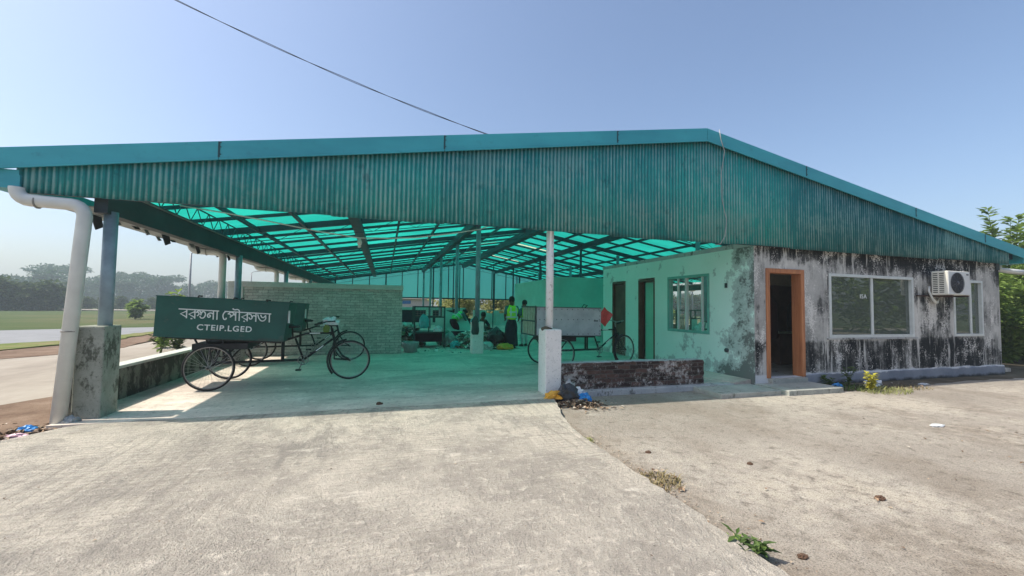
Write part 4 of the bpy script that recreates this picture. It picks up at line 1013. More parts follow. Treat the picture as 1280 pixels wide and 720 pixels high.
tag(mb.build('red_cloth', M['red_plastic']), 'red cloth hanging from the front corner of the grey metal box cart', 'cloth').location = (5.12, 9.0, 1.33)

# ------------------------------------------------------------------ people
def skin(name, joints, edges, m, parent=None, root=0, subd=2):
    me = bpy.data.meshes.new(name); me.from_pydata([j[:3] for j in joints], edges, [])
    o = bpy.data.objects.new(name, me); COL.objects.link(o)
    sk = o.modifiers.new('skin', 'SKIN'); sk.use_smooth_shade = True
    for i, j in enumerate(joints):
        d = me.skin_vertices[0].data[i]; r = j[3]; d.radius = r if isinstance(r, tuple) else (r, r); d.use_root = (i == root)
    s = o.modifiers.new('sub', 'SUBSURF'); s.levels = subd; s.render_levels = subd
    dg = bpy.context.evaluated_depsgraph_get(); dg.update()
    m2 = bpy.data.meshes.new_from_object(o.evaluated_get(dg)); bpy.data.objects.remove(o)
    m2.materials.clear(); m2.materials.append(m); m2.name = name
    o = bpy.data.objects.new(name, m2); COL.objects.link(o)
    if parent: o.parent = parent
    return o
def person(label, loc, rz, pose, top, bottom, vest=None, hair='hair', skirt=False, scale=1., group=None):
    """pose: dict of joints in metres, facing +y"""
    J = pose
    t = thing('person', label, 'person', loc, rz, group); t.scale = (scale,) * 3
    names = ['pel', 'spi', 'che', 'nec', 'hea', 'cro', 'sl', 'el', 'wl', 'hl', 'sr', 'er', 'wr', 'hr', 'hipl', 'kl', 'al', 'tl', 'hipr', 'kr', 'ar', 'tr']
    rad = dict(pel=(.13, .10), spi=(.115, .095), che=(.145, .10), nec=.055, hea=(.082, .098), cro=(.07, .085), sl=.062, el=.045, wl=.031, hl=(.036, .02), sr=.062, er=.045, wr=.031, hr=(.036, .02), hipl=.088, kl=.06, al=.042, tl=.032, hipr=.088, kr=.06, ar=.042, tr=.032)
    ix = {n: i for i, n in enumerate(names)}
    E = [('pel', 'spi'), ('spi', 'che'), ('che', 'nec'), ('nec', 'hea'), ('hea', 'cro'), ('che', 'sl'), ('sl', 'el'), ('el', 'wl'), ('wl', 'hl'), ('che', 'sr'), ('sr', 'er'), ('er', 'wr'), ('wr', 'hr'), ('pel', 'hipl'), ('hipl', 'kl'), ('kl', 'al'), ('al', 'tl'), ('pel', 'hipr'), ('hipr', 'kr'), ('kr', 'ar'), ('ar', 'tr')]
    joints = [(*J[n], rad[n]) for n in names]
    body = skin('body', joints, [(ix[a], ix[b]) for a, b in E], M['skin'], t)
    # fingers
    for h, w in (('hl', 'wl'), ('hr', 'wr')):
        p, q = Vector(J[h]), Vector(J[w]); d = (p - q).normalized(); sd = d.cross(Vector((0, 1, 0.3))).normalized()
        mb = MB()
        for k, (o, L) in enumerate(((-.027, .062), (-.009, .075), (.009, .07), (.026, .055))):
            b = p + sd * o; c = b + d * L * .55 + Vector((0, .012, 0)); e = b + d * L + Vector((0, .03, -.005))
            mb.tube([b - d * .02, c, e], [.0095, .009, .007], 6)
        b = p - d * .05 - sd * .03; mb.tube([b, b - sd * .03 + d * .03, b - sd * .03 + d * .06], [.011, .01, .007], 6)
        mb.build('fingers', M['skin'], t)
    def sub(name, ns, grow, m, root='pel', par=t):
        ii = {n: i for i, n in enumerate(ns)}
        js = []
        for n in ns:
            r = rad[n]; r = tuple(x + grow for x in r) if isinstance(r, tuple) else (r + grow,) * 2
            js.append((*J[n], r))
        return skin(name, js, [(ii[a], ii[b]) for a, b in E if a in ii and b in ii], M[m], par, ii[root])
    sh = sub('shirt', ['pel', 'spi', 'che', 'sl', 'el', 'sr', 'er'], .014, top, 'che')
    if not skirt: sub('trousers', ['pel', 'hipl', 'kl', 'al', 'hipr', 'kr', 'ar'], .018, bottom)
    else:
        p = Vector(J['pel']); k = (Vector(J['kl']) + Vector(J['kr'])) / 2; a = (Vector(J['al']) + Vector(J['ar'])) / 2
        mb = MB(); n = 20; rows = []
        for c, rx, ry in ((p + Vector((0, 0, .04)), .14, .11), (p + Vector((0, 0, -.08)), .18, .15), ((p + k) / 2, .21, .18), (k, .21, .18), (a + Vector((0, 0, .02)), .23, .2)):
            rows.append([(c.x + rx * (1 + .08 * math.cos(5 * 2 * PI * i / n)) * math.cos(2 * PI * i / n), c.y + ry * (1 + .08 * math.cos(5 * 2 * PI * i / n)) * math.sin(2 * PI * i / n), c.z) for i in range(n)])
        vs = [q for r in rows for q in r]; fs = [(i * n + j, i * n + (j + 1) % n, (i + 1) * n + (j + 1) % n, (i + 1) * n + j) for i in range(len(rows) - 1) for j in range(n)]
        mb.add(vs, fs, sm=True); mb.build('skirt', M[bottom], t)
    if vest:
        v = sub('vest', ['pel', 'spi', 'che', 'sl', 'sr'], .06, vest, 'che')
        for f in (.25, .62):
            c = Vector(J['spi']).lerp(Vector(J['che']), f) if f > .5 else Vector(J['pel']).lerp(Vector(J['spi']), .75)
            ax = (Vector(J['che']) - Vector(J['pel'])).normalized(); s = Vector((1, 0, 0)); w = ax.cross(s).normalized(); n = 22
            mb = MB(); vs = []
            for z in (-.024, .024):
                for i in range(n):
                    th = 2 * PI * i / n; vs.append(c + s * .212 * math.cos(th) + w * .172 * math.sin(th) + ax * z)
            mb.add(vs, [(i, (i + 1) % n, n + (i + 1) % n, n + i) for i in range(n)], sm=True); mb.build('reflective_band', M['reflect'], v)
        mb = MB()
        for sx in (-1, 1):
            a, b = Vector(J['che']) + Vector((sx * .10, 0, .09)), Vector(J['spi']) + Vector((sx * .10, 0, 0))
            for dy in (-.175, .175): mb.bar(a + Vector((0, dy * .8, 0)), b + Vector((0, dy * .95, 0)), .04, .006, up=(0, 1, 0))
        mb.build('reflective_strap', M['reflect'], v)
    # hair, face
    hd, cw = Vector(J['hea']), Vector(J['cro']); up = (cw - Vector(J['nec'])).normalized()
    c = hd.lerp(cw, .55); fw = Vector(J.get('face', (0, 1, 0))).normalized()
    mb = MB(); mb.blob(c - fw * .022 + up * .012, (.098, .108, .115), 2, .08, 3); 
    for i in range(len(mb.v)):
        pass
    hr = mb.build('hair', M[hair], t)
    mb = MB(); mb.blob(hd - fw * .10 + up * .02, (.05, .05, .05), 6, .1, 2); mb.build('hair_knot', M[hair], t) if skirt else None
    sd = fw.cross(up).normalized()
    mb = MB(); fc = hd + fw * .088
    mb.blob(fc + fw * .012, (.014, .018, .018), 1, .05, 1)
    for s in (-1, 1): mb.blob(hd + sd * s * .088, (.012, .022, .03), 1, .05, 1)
    mb.build('face', M['skin'], t)
    for s in (-1, 1):
        mb = MB(); mb.blob(hd + fw * .078 + sd * s * .032 + up * .022, (.011, .008, .008), 1, 0, 1); mb.build('eye', M['hair'], t)
    mb = MB(); mb.box(-.022, .022, -.003, .003, -.004, .004); mb.v = [tuple(hd + fw * .085 - up * .045 + sd * a + fw * b + up * z) for a, b, z in mb.v]; mb.build('mouth', M['plum'], t)
    for a, b in (('al', 'tl'), ('ar', 'tr')):
        mb = MB(); p, q = Vector(J[a]), Vector(J[b]); mb.blob(((p + q) / 2).to_tuple()[:2] + (.035,), (.05, .13, .04), 3, .05, 2); mb.build('sandal', M['tyre'], t)
    return t
STAND = dict(pel=(0, 0, .93), spi=(0, 0, 1.10), che=(0, 0, 1.30), nec=(0, .01, 1.47), hea=(0, .03, 1.58), cro=(0, .02, 1.68),
             sl=(-.19, 0, 1.38), el=(-.25, -.01, 1.12), wl=(-.17, .16, .98), hl=(-.12, .22, .96), sr=(.19, 0, 1.38), er=(.26, -.01, 1.12), wr=(.18, .16, .98), hr=(.13, .22, .97),
             hipl=(-.09, 0, .86), kl=(-.10, .01, .48), al=(-.11, -.02, .08), tl=(-.12, .12, .035), hipr=(.09, 0, .86), kr=(.10, .02, .48), ar=(.11, 0, .08), tr=(.13, .14, .035))
BENT = dict(STAND, pel=(0, -.12, .88), spi=(0, .03, 1.0), che=(0, .2, 1.10), nec=(0, .36, 1.16), hea=(0, .46, 1.18), cro=(0, .55, 1.19), face=(0, .6, -1),
            sl=(-.19, .24, 1.13), el=(-.21, .34, .88), wl=(-.14, .48, .66), hl=(-.12, .53, .58), sr=(.19, .24, 1.13), er=(.21, .36, .88), wr=(.14, .5, .68), hr=(.12, .55, .6),
            hipl=(-.1, -.12, .82), kl=(-.12, .02, .46), al=(-.13, -.05, .08), hipr=(.1, -.12, .82), kr=(.12, .06, .46), ar=(.13, .05, .08), tl=(-.14, .09, .035), tr=(.15, .19, .035))
CROUCH = dict(STAND, pel=(0, -.1, .26), spi=(0, 0, .42), che=(0, .1, .62), nec=(0, .2, .76), hea=(0, .25, .86), cro=(0, .26, .96), face=(0, 1, -.4),
              sl=(-.19, .12, .68), el=(-.24, .3, .48), wl=(-.12, .46, .34), hl=(-.08, .52, .3), sr=(.19, .12, .68), er=(.24, .3, .48), wr=(.12, .46, .32), hr=(.08, .52, .28),
              hipl=(-.1, -.08, .26), kl=(-.17, .3, .46), al=(-.15, .08, .08), tl=(-.17, .22, .035), hipr=(.1, -.08, .26), kr=(.17, .3, .46), ar=(.15, .08, .08), tr=(.17, .22, .035))
person('person standing with back turned in a lime yellow vest and dark navy skirt', (4.22, 13.8, F), math.radians(8), dict(STAND), 'teal_cloth', 'navy', 'vest', skirt=True, scale=1.03)
person('person in pale clothes standing partly behind the grey metal box cart', (4.93, 14.5, F), math.radians(20), dict(STAND), 'teal_cloth', 'pale_cloth', 'vest', scale=.97)
person('person bending forward in a green vest and long dark skirt by the rubbish heap', (2.72, 16.6, F), math.radians(-60), dict(BENT), 'teal_cloth', 'plum', 'vest_green', skirt=True)
person('person in dark clothes bending beside the worker in the green vest', (3.3, 17.6, F), math.radians(50), dict(BENT), 'navy', 'navy', skirt=True)
person('person crouching in dark clothes behind the rubbish heap by the inner pedestal', (3.5, 15.6, F + .2), math.radians(-160), dict(CROUCH), 'navy', 'navy')

# ------------------------------------------------------------------ inside the shed
def cage_cart():
    t = thing('cage_cart', 'dark wire cage cart on legs standing by the brick partition end', 'cage cart', (1.5, 14.8, F), world=True)
    x0, x1, y0, y1, z0, z1 = .97, 1.98, 14.4, 15.3, .62, 1.5
    mb = MB()
    for x in (x0, x1):
        for y in (y0, y1): mb.bar((x, y, F), (x, y, z1), .05, .05)
        for z in (z0, z1): mb.bar((x, y0, z), (x, y1, z), .05, .05)
    for y in (y0, y1):
        for z in (z0, z1, 1.15): mb.bar((x0, y, z), (x1, y, z), .045, .045)
    mb.bar((1.45, y0, z0), (1.45, y0, z1), .035, .035)
    mb.build('cage_frame', M['cage'], t)
    MB().box(x0, x1, y0 + .02, y1, z0, z0 + .03).build('cage_floor', M['cage'], t)
    mb = MB()
    for k in range(9): mb.bar((x0 + .1 * k + .1, y0 + .0, 1.15), (x0 + .1 * k + .1, y0, z1), .006, .006)
    for k in range(4): mb.bar((x0, y0 + .003, 1.2 + .075 * k), (x1, y0 + .003, 1.2 + .075 * k), .006, .006)
    mb.build('mesh_panel', M['rim'], t)
    MB().box(x0 + .05, x1 - .05, y0 + .1, y1 - .1, .30, .62).build('cage_body', M['plum'], t)
    MB().box(x0 + .7, x1, y0 - .02, y0 + .03, .66, 1.13).build('cage_flap', M['backwall'], t)
cage_cart()
crumple('hanging_sack', 'bright teal sack hanging inside the wire cage cart', 'sack', (1.28, 14.34, .78), (.16, .1, .3), 'teal_plastic', 5, .25)
crumple('plastic_bag', 'pale blue plastic bag lying on the wire cage cart floor', 'bag', (1.75, 14.3, .66), (.14, .1, .12), 'white_plastic', 15, .4)
mb = MB(); mb.lathe([(.02, .06), (.17, .06), (.24, .28), (.26, .33), (.27, .33), (.25, .26), (.18, .02), (.02, .02)], n=24)
single(mb, 'basin', M['grey_plastic'], 'dark plastic basin standing at the end of the brick partition', 'basin', (0, 0, 0)).location = (.79, 13.25, F - .02)
mb = MB(); mb.hexa([(0, 0, 0), (1.3, 0, 0), (1.3, .05, 0), (0, .05, 0), (.05, .25, .85), (1.0, .25, .55), (1.0, .3, .55), (.05, .3, .85)])
single(mb, 'leaning_board', M['backwall'], 'grey green board leaning behind the wire cage cart', 'board', (0, 0, 0)).location = (2.15, 16.4, F + .45)
crumple('sack', 'stuffed green sack standing left of the rubbish heap', 'sack', (2.12, 15.6, F), (.26, .22, .40), 'green_sack', 21, .25)
crumple('draped_cloth', 'dark green cloth hung over the left edge of the inner pedestal', 'cloth', (2.66, 12.47, .68), (.12, .05, .36), 'cage', 8, .25)
crumple('cloth_bundle', 'teal bundle resting on top of the inner pedestal', 'bundle', (2.66, 12.6, 1.05), (.12, .12, .1), 'teal_plastic', 18, .3)
crumple('yellow_sack', 'yellow sack lying on the shed floor at the feet of the worker', 'sack', (3.92, 13.55, F), (.28, .16, .13), 'yellow_plastic', 27, .3)
crumple('black_sack', 'black sack in the rubbish heap left of the worker in the lime vest', 'sack', (3.72, 14.0, F + .2), (.3, .25, .32), 'black_plastic', 28, .3)

crumple('sack', 'grey stuffed sack behind the wire cage cart', 'sack', (2.25, 15.0, F), (.22, .2, .3), 'grey_plastic', 51, .3)
crumple('sack', 'pale sack lying at the front of the rubbish heap right of the inner pedestal', 'sack', (3.35, 13.7, F), (.2, .16, .16), 'pale_cloth', 52, .35)
crumple('plastic_bag', 'teal plastic bag in the rubbish heap left of the inner pedestal', 'bag', (2.35, 14.3, F), (.16, .13, .15), 'teal_plastic', 53, .4)
crumple('plastic_bag', 'white plastic bag on top of the rubbish heap', 'bag', (3.3, 14.7, F + .42), (.18, .15, .15), 'white_plastic', 54, .45)
def heap(name, cx, cy, rx, ry, h, n, m, seed, s0=.06, s1=.18, label=None, base=F):
    rnd = random.Random(seed); mb = MB()
    for _ in range(n):
        a = rnd.uniform(0, 2 * PI); q = math.sqrt(rnd.random()); x, y = q * math.cos(a) * rx, q * math.sin(a) * ry
        z = h * max(0, 1 - q * q) * rnd.uniform(.55, 1.05) * (1 + .5 * mnoise.noise(Vector((x * 2, y * 2, seed)))) + .01
        s = rnd.uniform(s0, s1); vs = []
        R = Matrix.Rotation(rnd.uniform(0, 6), 3, 'Z') @ Matrix.Rotation(rnd.uniform(-.9, .9), 3, 'X')
        for u, v in ((-1, -1), (0, -1.1), (1, -1), (-1, 0), (0, 0), (1, 0), (-1, 1), (0, .9), (1, 1)):
            p = R @ Vector((u * s * rnd.uniform(.6, 1), v * s * .7 * rnd.uniform(.6, 1), rnd.uniform(-.35, .35) * s))
            vs.append((cx + x + p.x, cy + y + p.y, base + max(.005, z + p.z)))
        mb.add(vs, [(0, 1, 4, 3), (1, 2, 5, 4), (3, 4, 7, 6), (4, 5, 8, 7)])
    return tag(mb.build(name, m), label, None, None, 'stuff')
heap('rubbish_heap', 3.4, 15.0, 1.25, 1.3, .55, 1700, M['rubbish'], 3, label='heap of mixed plastic rubbish on the shed floor')
heap('rubbish_litter', .85, 15.3, .5, .6, .75, 260, M['rubbish'], 5, label='pile of rubbish beside the brick partition end')
heap('rubbish_scraps', -3.78, 6.15, .42, .3, .05, 130, M['litter'], 8, .015, .06, label='scraps of rubbish around the foot of the white downpipe', base=.02)
heap('rubbish_scraps', 3.0, 6.1, .42, .28, .07, 150, M['litter'], 9, .015, .06, label='scraps of rubbish around the foot of the white pedestal', base=.0)
heap('floor_scraps', 2.6, 13.6, 2.2, 1.0, .02, 90, M['rubbish'], 12, .02, .06, label='scraps scattered on the shed floor before the heap')
def under_cable():
    pts = [(-3.24, 8, 3.12), (-2.6, 8, 3.05), (-2.02, 8, 2.97), (-1.2, 8, 2.84), (-.47, 8, 2.76), (.1, 8, 2.79), (.53, 8, 2.83), (1.2, 8, 2.95), (1.76, 8, 3.07), (2.7, 8.2, 3.5)]
    o = single(MB().tube(pts, .012, 6), 'slack_cable', M['white_wire'], 'white slack cable strung under the green roof', 'cable', (0, 8, 3))
    t = thing('lamp_socket', 'small lamp socket hanging on the white slack cable under the roof', 'lamp socket', (-.47, 8, 2.7), world=True)
    MB().lathe([(.0, .0), (.03, .01), (.045, .06), (.03, .1), (.012, .14)], (-.47, 8, 2.62), 12).build('socket', M['white_wire'], t)
    MB().blob((-.47, 7.99, 2.60), (.03, .03, .035), 1, .05, 2).build('bulb', M['pvc'], t)
under_cable()

# ------------------------------------------------------------------ front rubbish, leaves, weeds
crumple('plastic_bag', 'orange yellow crumpled plastic bag left of the white pedestal foot', 'bag', (2.63, 6.22, .08), (.14, .09, .075), 'yellow_plastic', 31)
crumple('plastic_bag', 'black crumpled plastic bag against the white pedestal foot', 'bag', (2.86, 6.24, .02), (.17, .12, .17), 'black_plastic', 32)
crumple('plastic_bag', 'white crumpled plastic bag behind the blue one by the brick wall footing', 'bag', (3.10, 6.36, .02), (.16, .09, .11), 'white_plastic', 33)
crumple('plastic_bag', 'blue crumpled plastic bag by the brick wall footing', 'bag', (3.14, 6.17, .02), (.11, .08, .085), 'blue_plastic', 34)
crumple('plastic_bag', 'grey crumpled sheet leaning on the white pedestal right side', 'bag', (2.98, 6.40, .03), (.10, .07, .17), 'grey_plastic', 35)
crumple('plastic_bag', 'blue plastic bag in the litter at the foot of the white downpipe', 'bag', (-3.86, 6.2, .03), (.08, .06, .05), 'blue_plastic', 36)
crumple('plastic_bag', 'pink plastic bag lying flat in front of the white downpipe', 'bag', (-3.82, 5.98, .03), (.09, .05, .035), 'pink_plastic', 37)
crumple('plastic_bag', 'pale crumpled wrapper at the foot of the left pedestal', 'bag', (-3.56, 6.33, .03), (.09, .06, .08), 'grey_plastic', 38)
crumple('plastic_bag', 'light blue bag in the weeds right of the office step', 'bag', (8.78, 6.15, .0), (.10, .06, .06), 'blue_plastic', 39)
crumple('plastic_bag', 'white bag lying in the weeds under the large office window', 'bag', (9.75, 6.12, .0), (.2, .08, .075), 'white_plastic', 40)
crumple('plastic_bag', 'small white scrap of plastic on the bare right slab', 'scrap', (7.25, 3.78, .0), (.10, .05, .018), 'white_plastic', 41)
crumple('plastic_bag', 'white scrap of plastic on the dark soil under the air conditioner', 'scrap', (11.1, 6.0, .0), (.12, .05, .02), 'white_plastic', 42)
for x, y, z, r, lab in ((3.96, 2.45, 0, .04, 'dark clod alone in the middle of the right slab'), (2.55, 2.02, 0, .032, 'dark clod near the leafy weed at the slab edge'), (-.04, 6.4, F, .045, 'dark lump at the shadow edge in the middle of the driveway'),
                        (2.75, 3.9, 0, .03, 'small brown clod beside the crack above the dry grass tuft'), (3.55, 3.35, 0, .03, 'small clod between the dry tuft and the dark clod on the right slab')):
    crumple('dirt_clod', lab, 'clod', (x, y, z - .005), (r, r * .7, r * .55), 'brown_clod', int(x * 50) + 90, .5)
def scatter_litter(name, spots, m, label):
    rnd = random.Random(9); mb = MB()
    for (x0, x1, y0, y1, z, n, s) in spots:
        for _ in range(n):
            x, y = rnd.gauss((x0 + x1) / 2, (x1 - x0) / 4), rnd.gauss((y0 + y1) / 2, (y1 - y0) / 4); a = rnd.uniform(0, 6.3); L = s * rnd.uniform(.4, 1.3)
            mb.leaf((x, y, z + rnd.uniform(.002, .02) + (.03 * rnd.random() if s > .07 else 0)), (math.cos(a), math.sin(a), rnd.uniform(-.1, .35)), (0, 0, 1), L, L * rnd.uniform(.3, .8))
    return tag(mb.build(name, m), label, None, None, 'stuff')
scatter_litter('leaf_litter', [(2.6, 3.5, 5.55, 6.3, .005, 170, .07), (2.8, 3.2, 5.8, 6.2, .02, 60, .10), (-4.3, -3.3, 5.6, 6.5, .03, 130, .08), (2.2, 2.6, 3.0, 3.5, .0, 60, .05), (6, 7.2, 3.1, 3.5, 0, 16, .05), (7.4, 8.2, 3.0, 3.3, 0, 10, .05), (8.4, 11, 5.6, 6.3, .006, 110, .06)], M['litter'], 'dry leaves and scraps lying on the ground')
rg = [(2.3, 12, -1, 5.5, .0, 190, .022), (-6, 2.1, 1, 6, .085, 150, .02), (2.18, 2.5, .5, 6.5, .0, 420, .024), (2.3, 12, -1, 5.5, .0, 160, .04)]
scatter_litter('grit', rg, M['litter'], 'grit and small scraps scattered over the slabs')

def plant(name, label, loc, h, n, spread, leafm, L, W, seed, cat='weed', stems=5, droop=.3, group=None):
    t = thing(name, label, cat, loc, 0, group); rnd = random.Random(seed)
    ms, ml = MB(), MB()
    for s in range(stems):
        a = rnd.uniform(0, 6.3); r = spread * rnd.uniform(.3, 1); hh = h * rnd.uniform(.6, 1)
        pts = [Vector((0, 0, 0)), Vector((math.cos(a) * r * .4, math.sin(a) * r * .4, hh * .55)), Vector((math.cos(a) * r, math.sin(a) * r, hh))]
        ms.tube(pts, [h * .012 + .002, h * .009 + .0015, .0015], 5)
        for k in range(n):
            f = rnd.uniform(.15, 1); p = pts[0].lerp(pts[1], f * 2) if f < .5 else pts[1].lerp(pts[2], f * 2 - 1)
            b = rnd.uniform(0, 6.3); d = Vector((math.cos(b), math.sin(b), rnd.uniform(-droop, .8)))
            ml.leaf(p, d, (0, 0, 1), L * rnd.uniform(.6, 1.2), W * rnd.uniform(.6, 1.2))
    ms.build('stems', M['stem'], t); ml.build('leaves', M[leafm], t)
    return t
def grass(name, label, loc, r, n, h, m, seed, cat='grass tuft', sx=1):
    rnd = random.Random(seed); mb = MB()
    for _ in range(n):
        a = rnd.uniform(0, 6.3); q = math.sqrt(rnd.random()) * r; x, y = q * math.cos(a) * sx, q * math.sin(a); b = rnd.uniform(0, 6.3)
        hh = h * rnd.uniform(.4, 1.1); d = Vector((math.cos(b) * .6, math.sin(b) * .6, 1)).normalized(); w = Vector((-math.sin(b), math.cos(b), 0)) * .004
        p = Vector((x, y, 0)); k = p + d * hh * .6; e = k + (d + Vector((math.cos(b), math.sin(b), -.6))).normalized() * hh * .5
        mb.add([p - w, p + w, k + w, k - w, e], [(0, 1, 2, 3), (3, 2, 4)])
    o = mb.build(name, M[m]); o.location = loc; return tag(o, label, cat)
plant('leafy_weed', 'small green leafy weed growing from the slab edge nearest the camera', (2.24, 2.10, .0), .14, 12, .13, 'leaf_mid', .085, .032, 4, stems=7)
plant('leafy_weed', 'single flat leaf weed just above the nearest leafy weed', (2.22, 2.24, .0), .05, 6, .05, 'leaf_light', .07, .04, 5, stems=2)
grass('grass_tuft', 'dry straw tuft lying across the slab crack', (2.34, 3.2, .0), .2, 260, .09, 'leaf_dry', 6, sx=1.2)
grass('grass_tuft', 'thin olive grass along the crack below the rubbish', (2.25, 4.4, .0), .10, 120, .06, 'leaf_olive', 7)
grass('grass_tuft', 'small grass tuft in the crack between straw tuft and leafy weed', (2.2, 3.75, .0), .08, 70, .05, 'leaf_olive', 17)
grass('grass_tuft', 'dry brown grass in front of the yellow plant', (9.35, 5.65, .0), .32, 420, .12, 'leaf_olive', 8, sx=1.8)
grass('grass_tuft', 'sparse dry grass right of the yellow plant', (10.3, 5.75, .0), .25, 150, .08, 'leaf_dry', 9, sx=1.6)
grass('grass_tuft', 'green grass in front of the plinth beside the office step', (8.95, 6.1, .0), .35, 380, .13, 'leaf_mid', 10, sx=1.6)
plant('yellow_plant', 'yellow leaved plant standing before the stained office wall', (9.05, 5.72, 0), .36, 34, .09, 'leaf_yellow', .10, .055, 11, 'plant', 5)
plant('leafy_weed', 'green leafy weed left of the yellow plant by the plinth', (9.2, 6.22, 0), .42, 14, .14, 'leaf_mid', .11, .05, 12)
plant('leafy_weed', 'low green weed behind the light blue bag at the plinth', (8.75, 6.3, 0), .2, 14, .2, 'leaf_mid', .10, .045, 13)
for i, (x, y, s, h, lab) in enumerate(((-7.0, 16.6, .45, .5, 'dark bushy weed pile beyond the parapet, left of the cart wheel'), (-6.2, 15.6, .35, .55, 'leafy weed beyond the parapet under the green cart box'))):
    plant('leafy_weed', lab, (x, y, 0), h, 26, s, 'leaf_dark' if i == 0 else 'leaf_mid', .18, .08, 60 + i, stems=9)
plant('sapling', 'bright green sapling beyond the parapet, its tuft showing above the green cart box', (-6.05, 14.2, 0), 2.15, 46, .45, 'leaf_light', .22, .12, 14, 'sapling', 4, .5)
plant('shrub', 'bright green shrub in the field just left of the front cart box', (-21.4, 45.5, -.06), 1.75, 90, 1.15, 'leaf_light', .5, .3, 16, 'shrub', 8, .5)

# ------------------------------------------------------------------ trees
def clump(mb, c, r, n, L, rnd, fill=.45):
    for _ in range(n):
        v = Vector((rnd.gauss(0, 1), rnd.gauss(0, 1), rnd.gauss(0, 1))).normalized() * (fill + (1 - fill) * rnd.random() ** .5)
        p = Vector((c[0] + v.x * r[0], c[1] + v.y * r[1], c[2] + v.z * r[2]))
        d = Vector((v.x + rnd.uniform(-.7, .7), v.y + rnd.uniform(-.7, .7), v.z * .5 + rnd.uniform(-.6, .5)))
        l = L * rnd.uniform(.6, 1.35); mb.leaf(p, d, (rnd.uniform(-.5, .5), rnd.uniform(-.5, .5), 1), l, l * rnd.uniform(.4, .7))
def tree(name, label, loc, h, style, seed, leafm, leaf, dens=1., group=None, cat='tree', spread=1.):
    rnd = random.Random(seed); t = thing(name, label, cat, loc, 0, group); tr, cr = MB(), MB()
    tr.tube([(0, 0, -.2), (.05 * h * rnd.uniform(-.5, .5), .04 * h * rnd.uniform(-.5, .5), h * .35), (0, 0, h * .7)], [h * .025, h * .018, h * .008], 8)
    if style == 'umbrella':
        for k in range(9):
            a = 2 * PI * k / 9 + rnd.uniform(-.3, .3); r = h * rnd.uniform(.2, .48) * spread; z = h * rnd.uniform(.80, .95)
            c = (r * math.cos(a), r * math.sin(a), z); tr.tube([(0, 0, h * .5), (c[0] * .6, c[1] * .6, z * .88), c], [h * .012, h * .008, h * .004], 5)
            clump(cr, c, (h * .2 * spread, h * .2 * spread, h * .055), int(85 * dens), leaf, rnd, .2)
    else:
        lo, k0 = (.30, 13) if style == 'round' else (.08, 15)
        for k in range(k0):
            f = (k + .5) / k0; z = h * (lo + (1 - lo) * f * .95); w = math.sin(PI * min(1, .22 + .75 * f)) * h * .34 * spread
            a = rnd.uniform(0, 6.3); r = w * rnd.uniform(.25, .9); c = (r * math.cos(a), r * math.sin(a), z)
            if k % 2: tr.tube([(0, 0, z * .55), (c[0] * .5, c[1] * .5, z * .85), c], [h * .01, h * .007, h * .003], 5)
            rr = h * rnd.uniform(.11, .19); clump(cr, c, (rr * spread * 1.1, rr * spread * 1.1, rr * .8), int(75 * dens), leaf, rnd, .35)
    tr.build('trunk', M['bark'], t); cr.build('crown', M[leafm], t)
    return t
def place(p, loc, rz, s, label=None, group=None):
    c = copy_tree(p); c.location = loc; c.rotation_euler.z = rz; c.scale = s if isinstance(s, tuple) else (s,) * 3
    if label: c['label'] = label
    if group: c['group'] = group
    return c
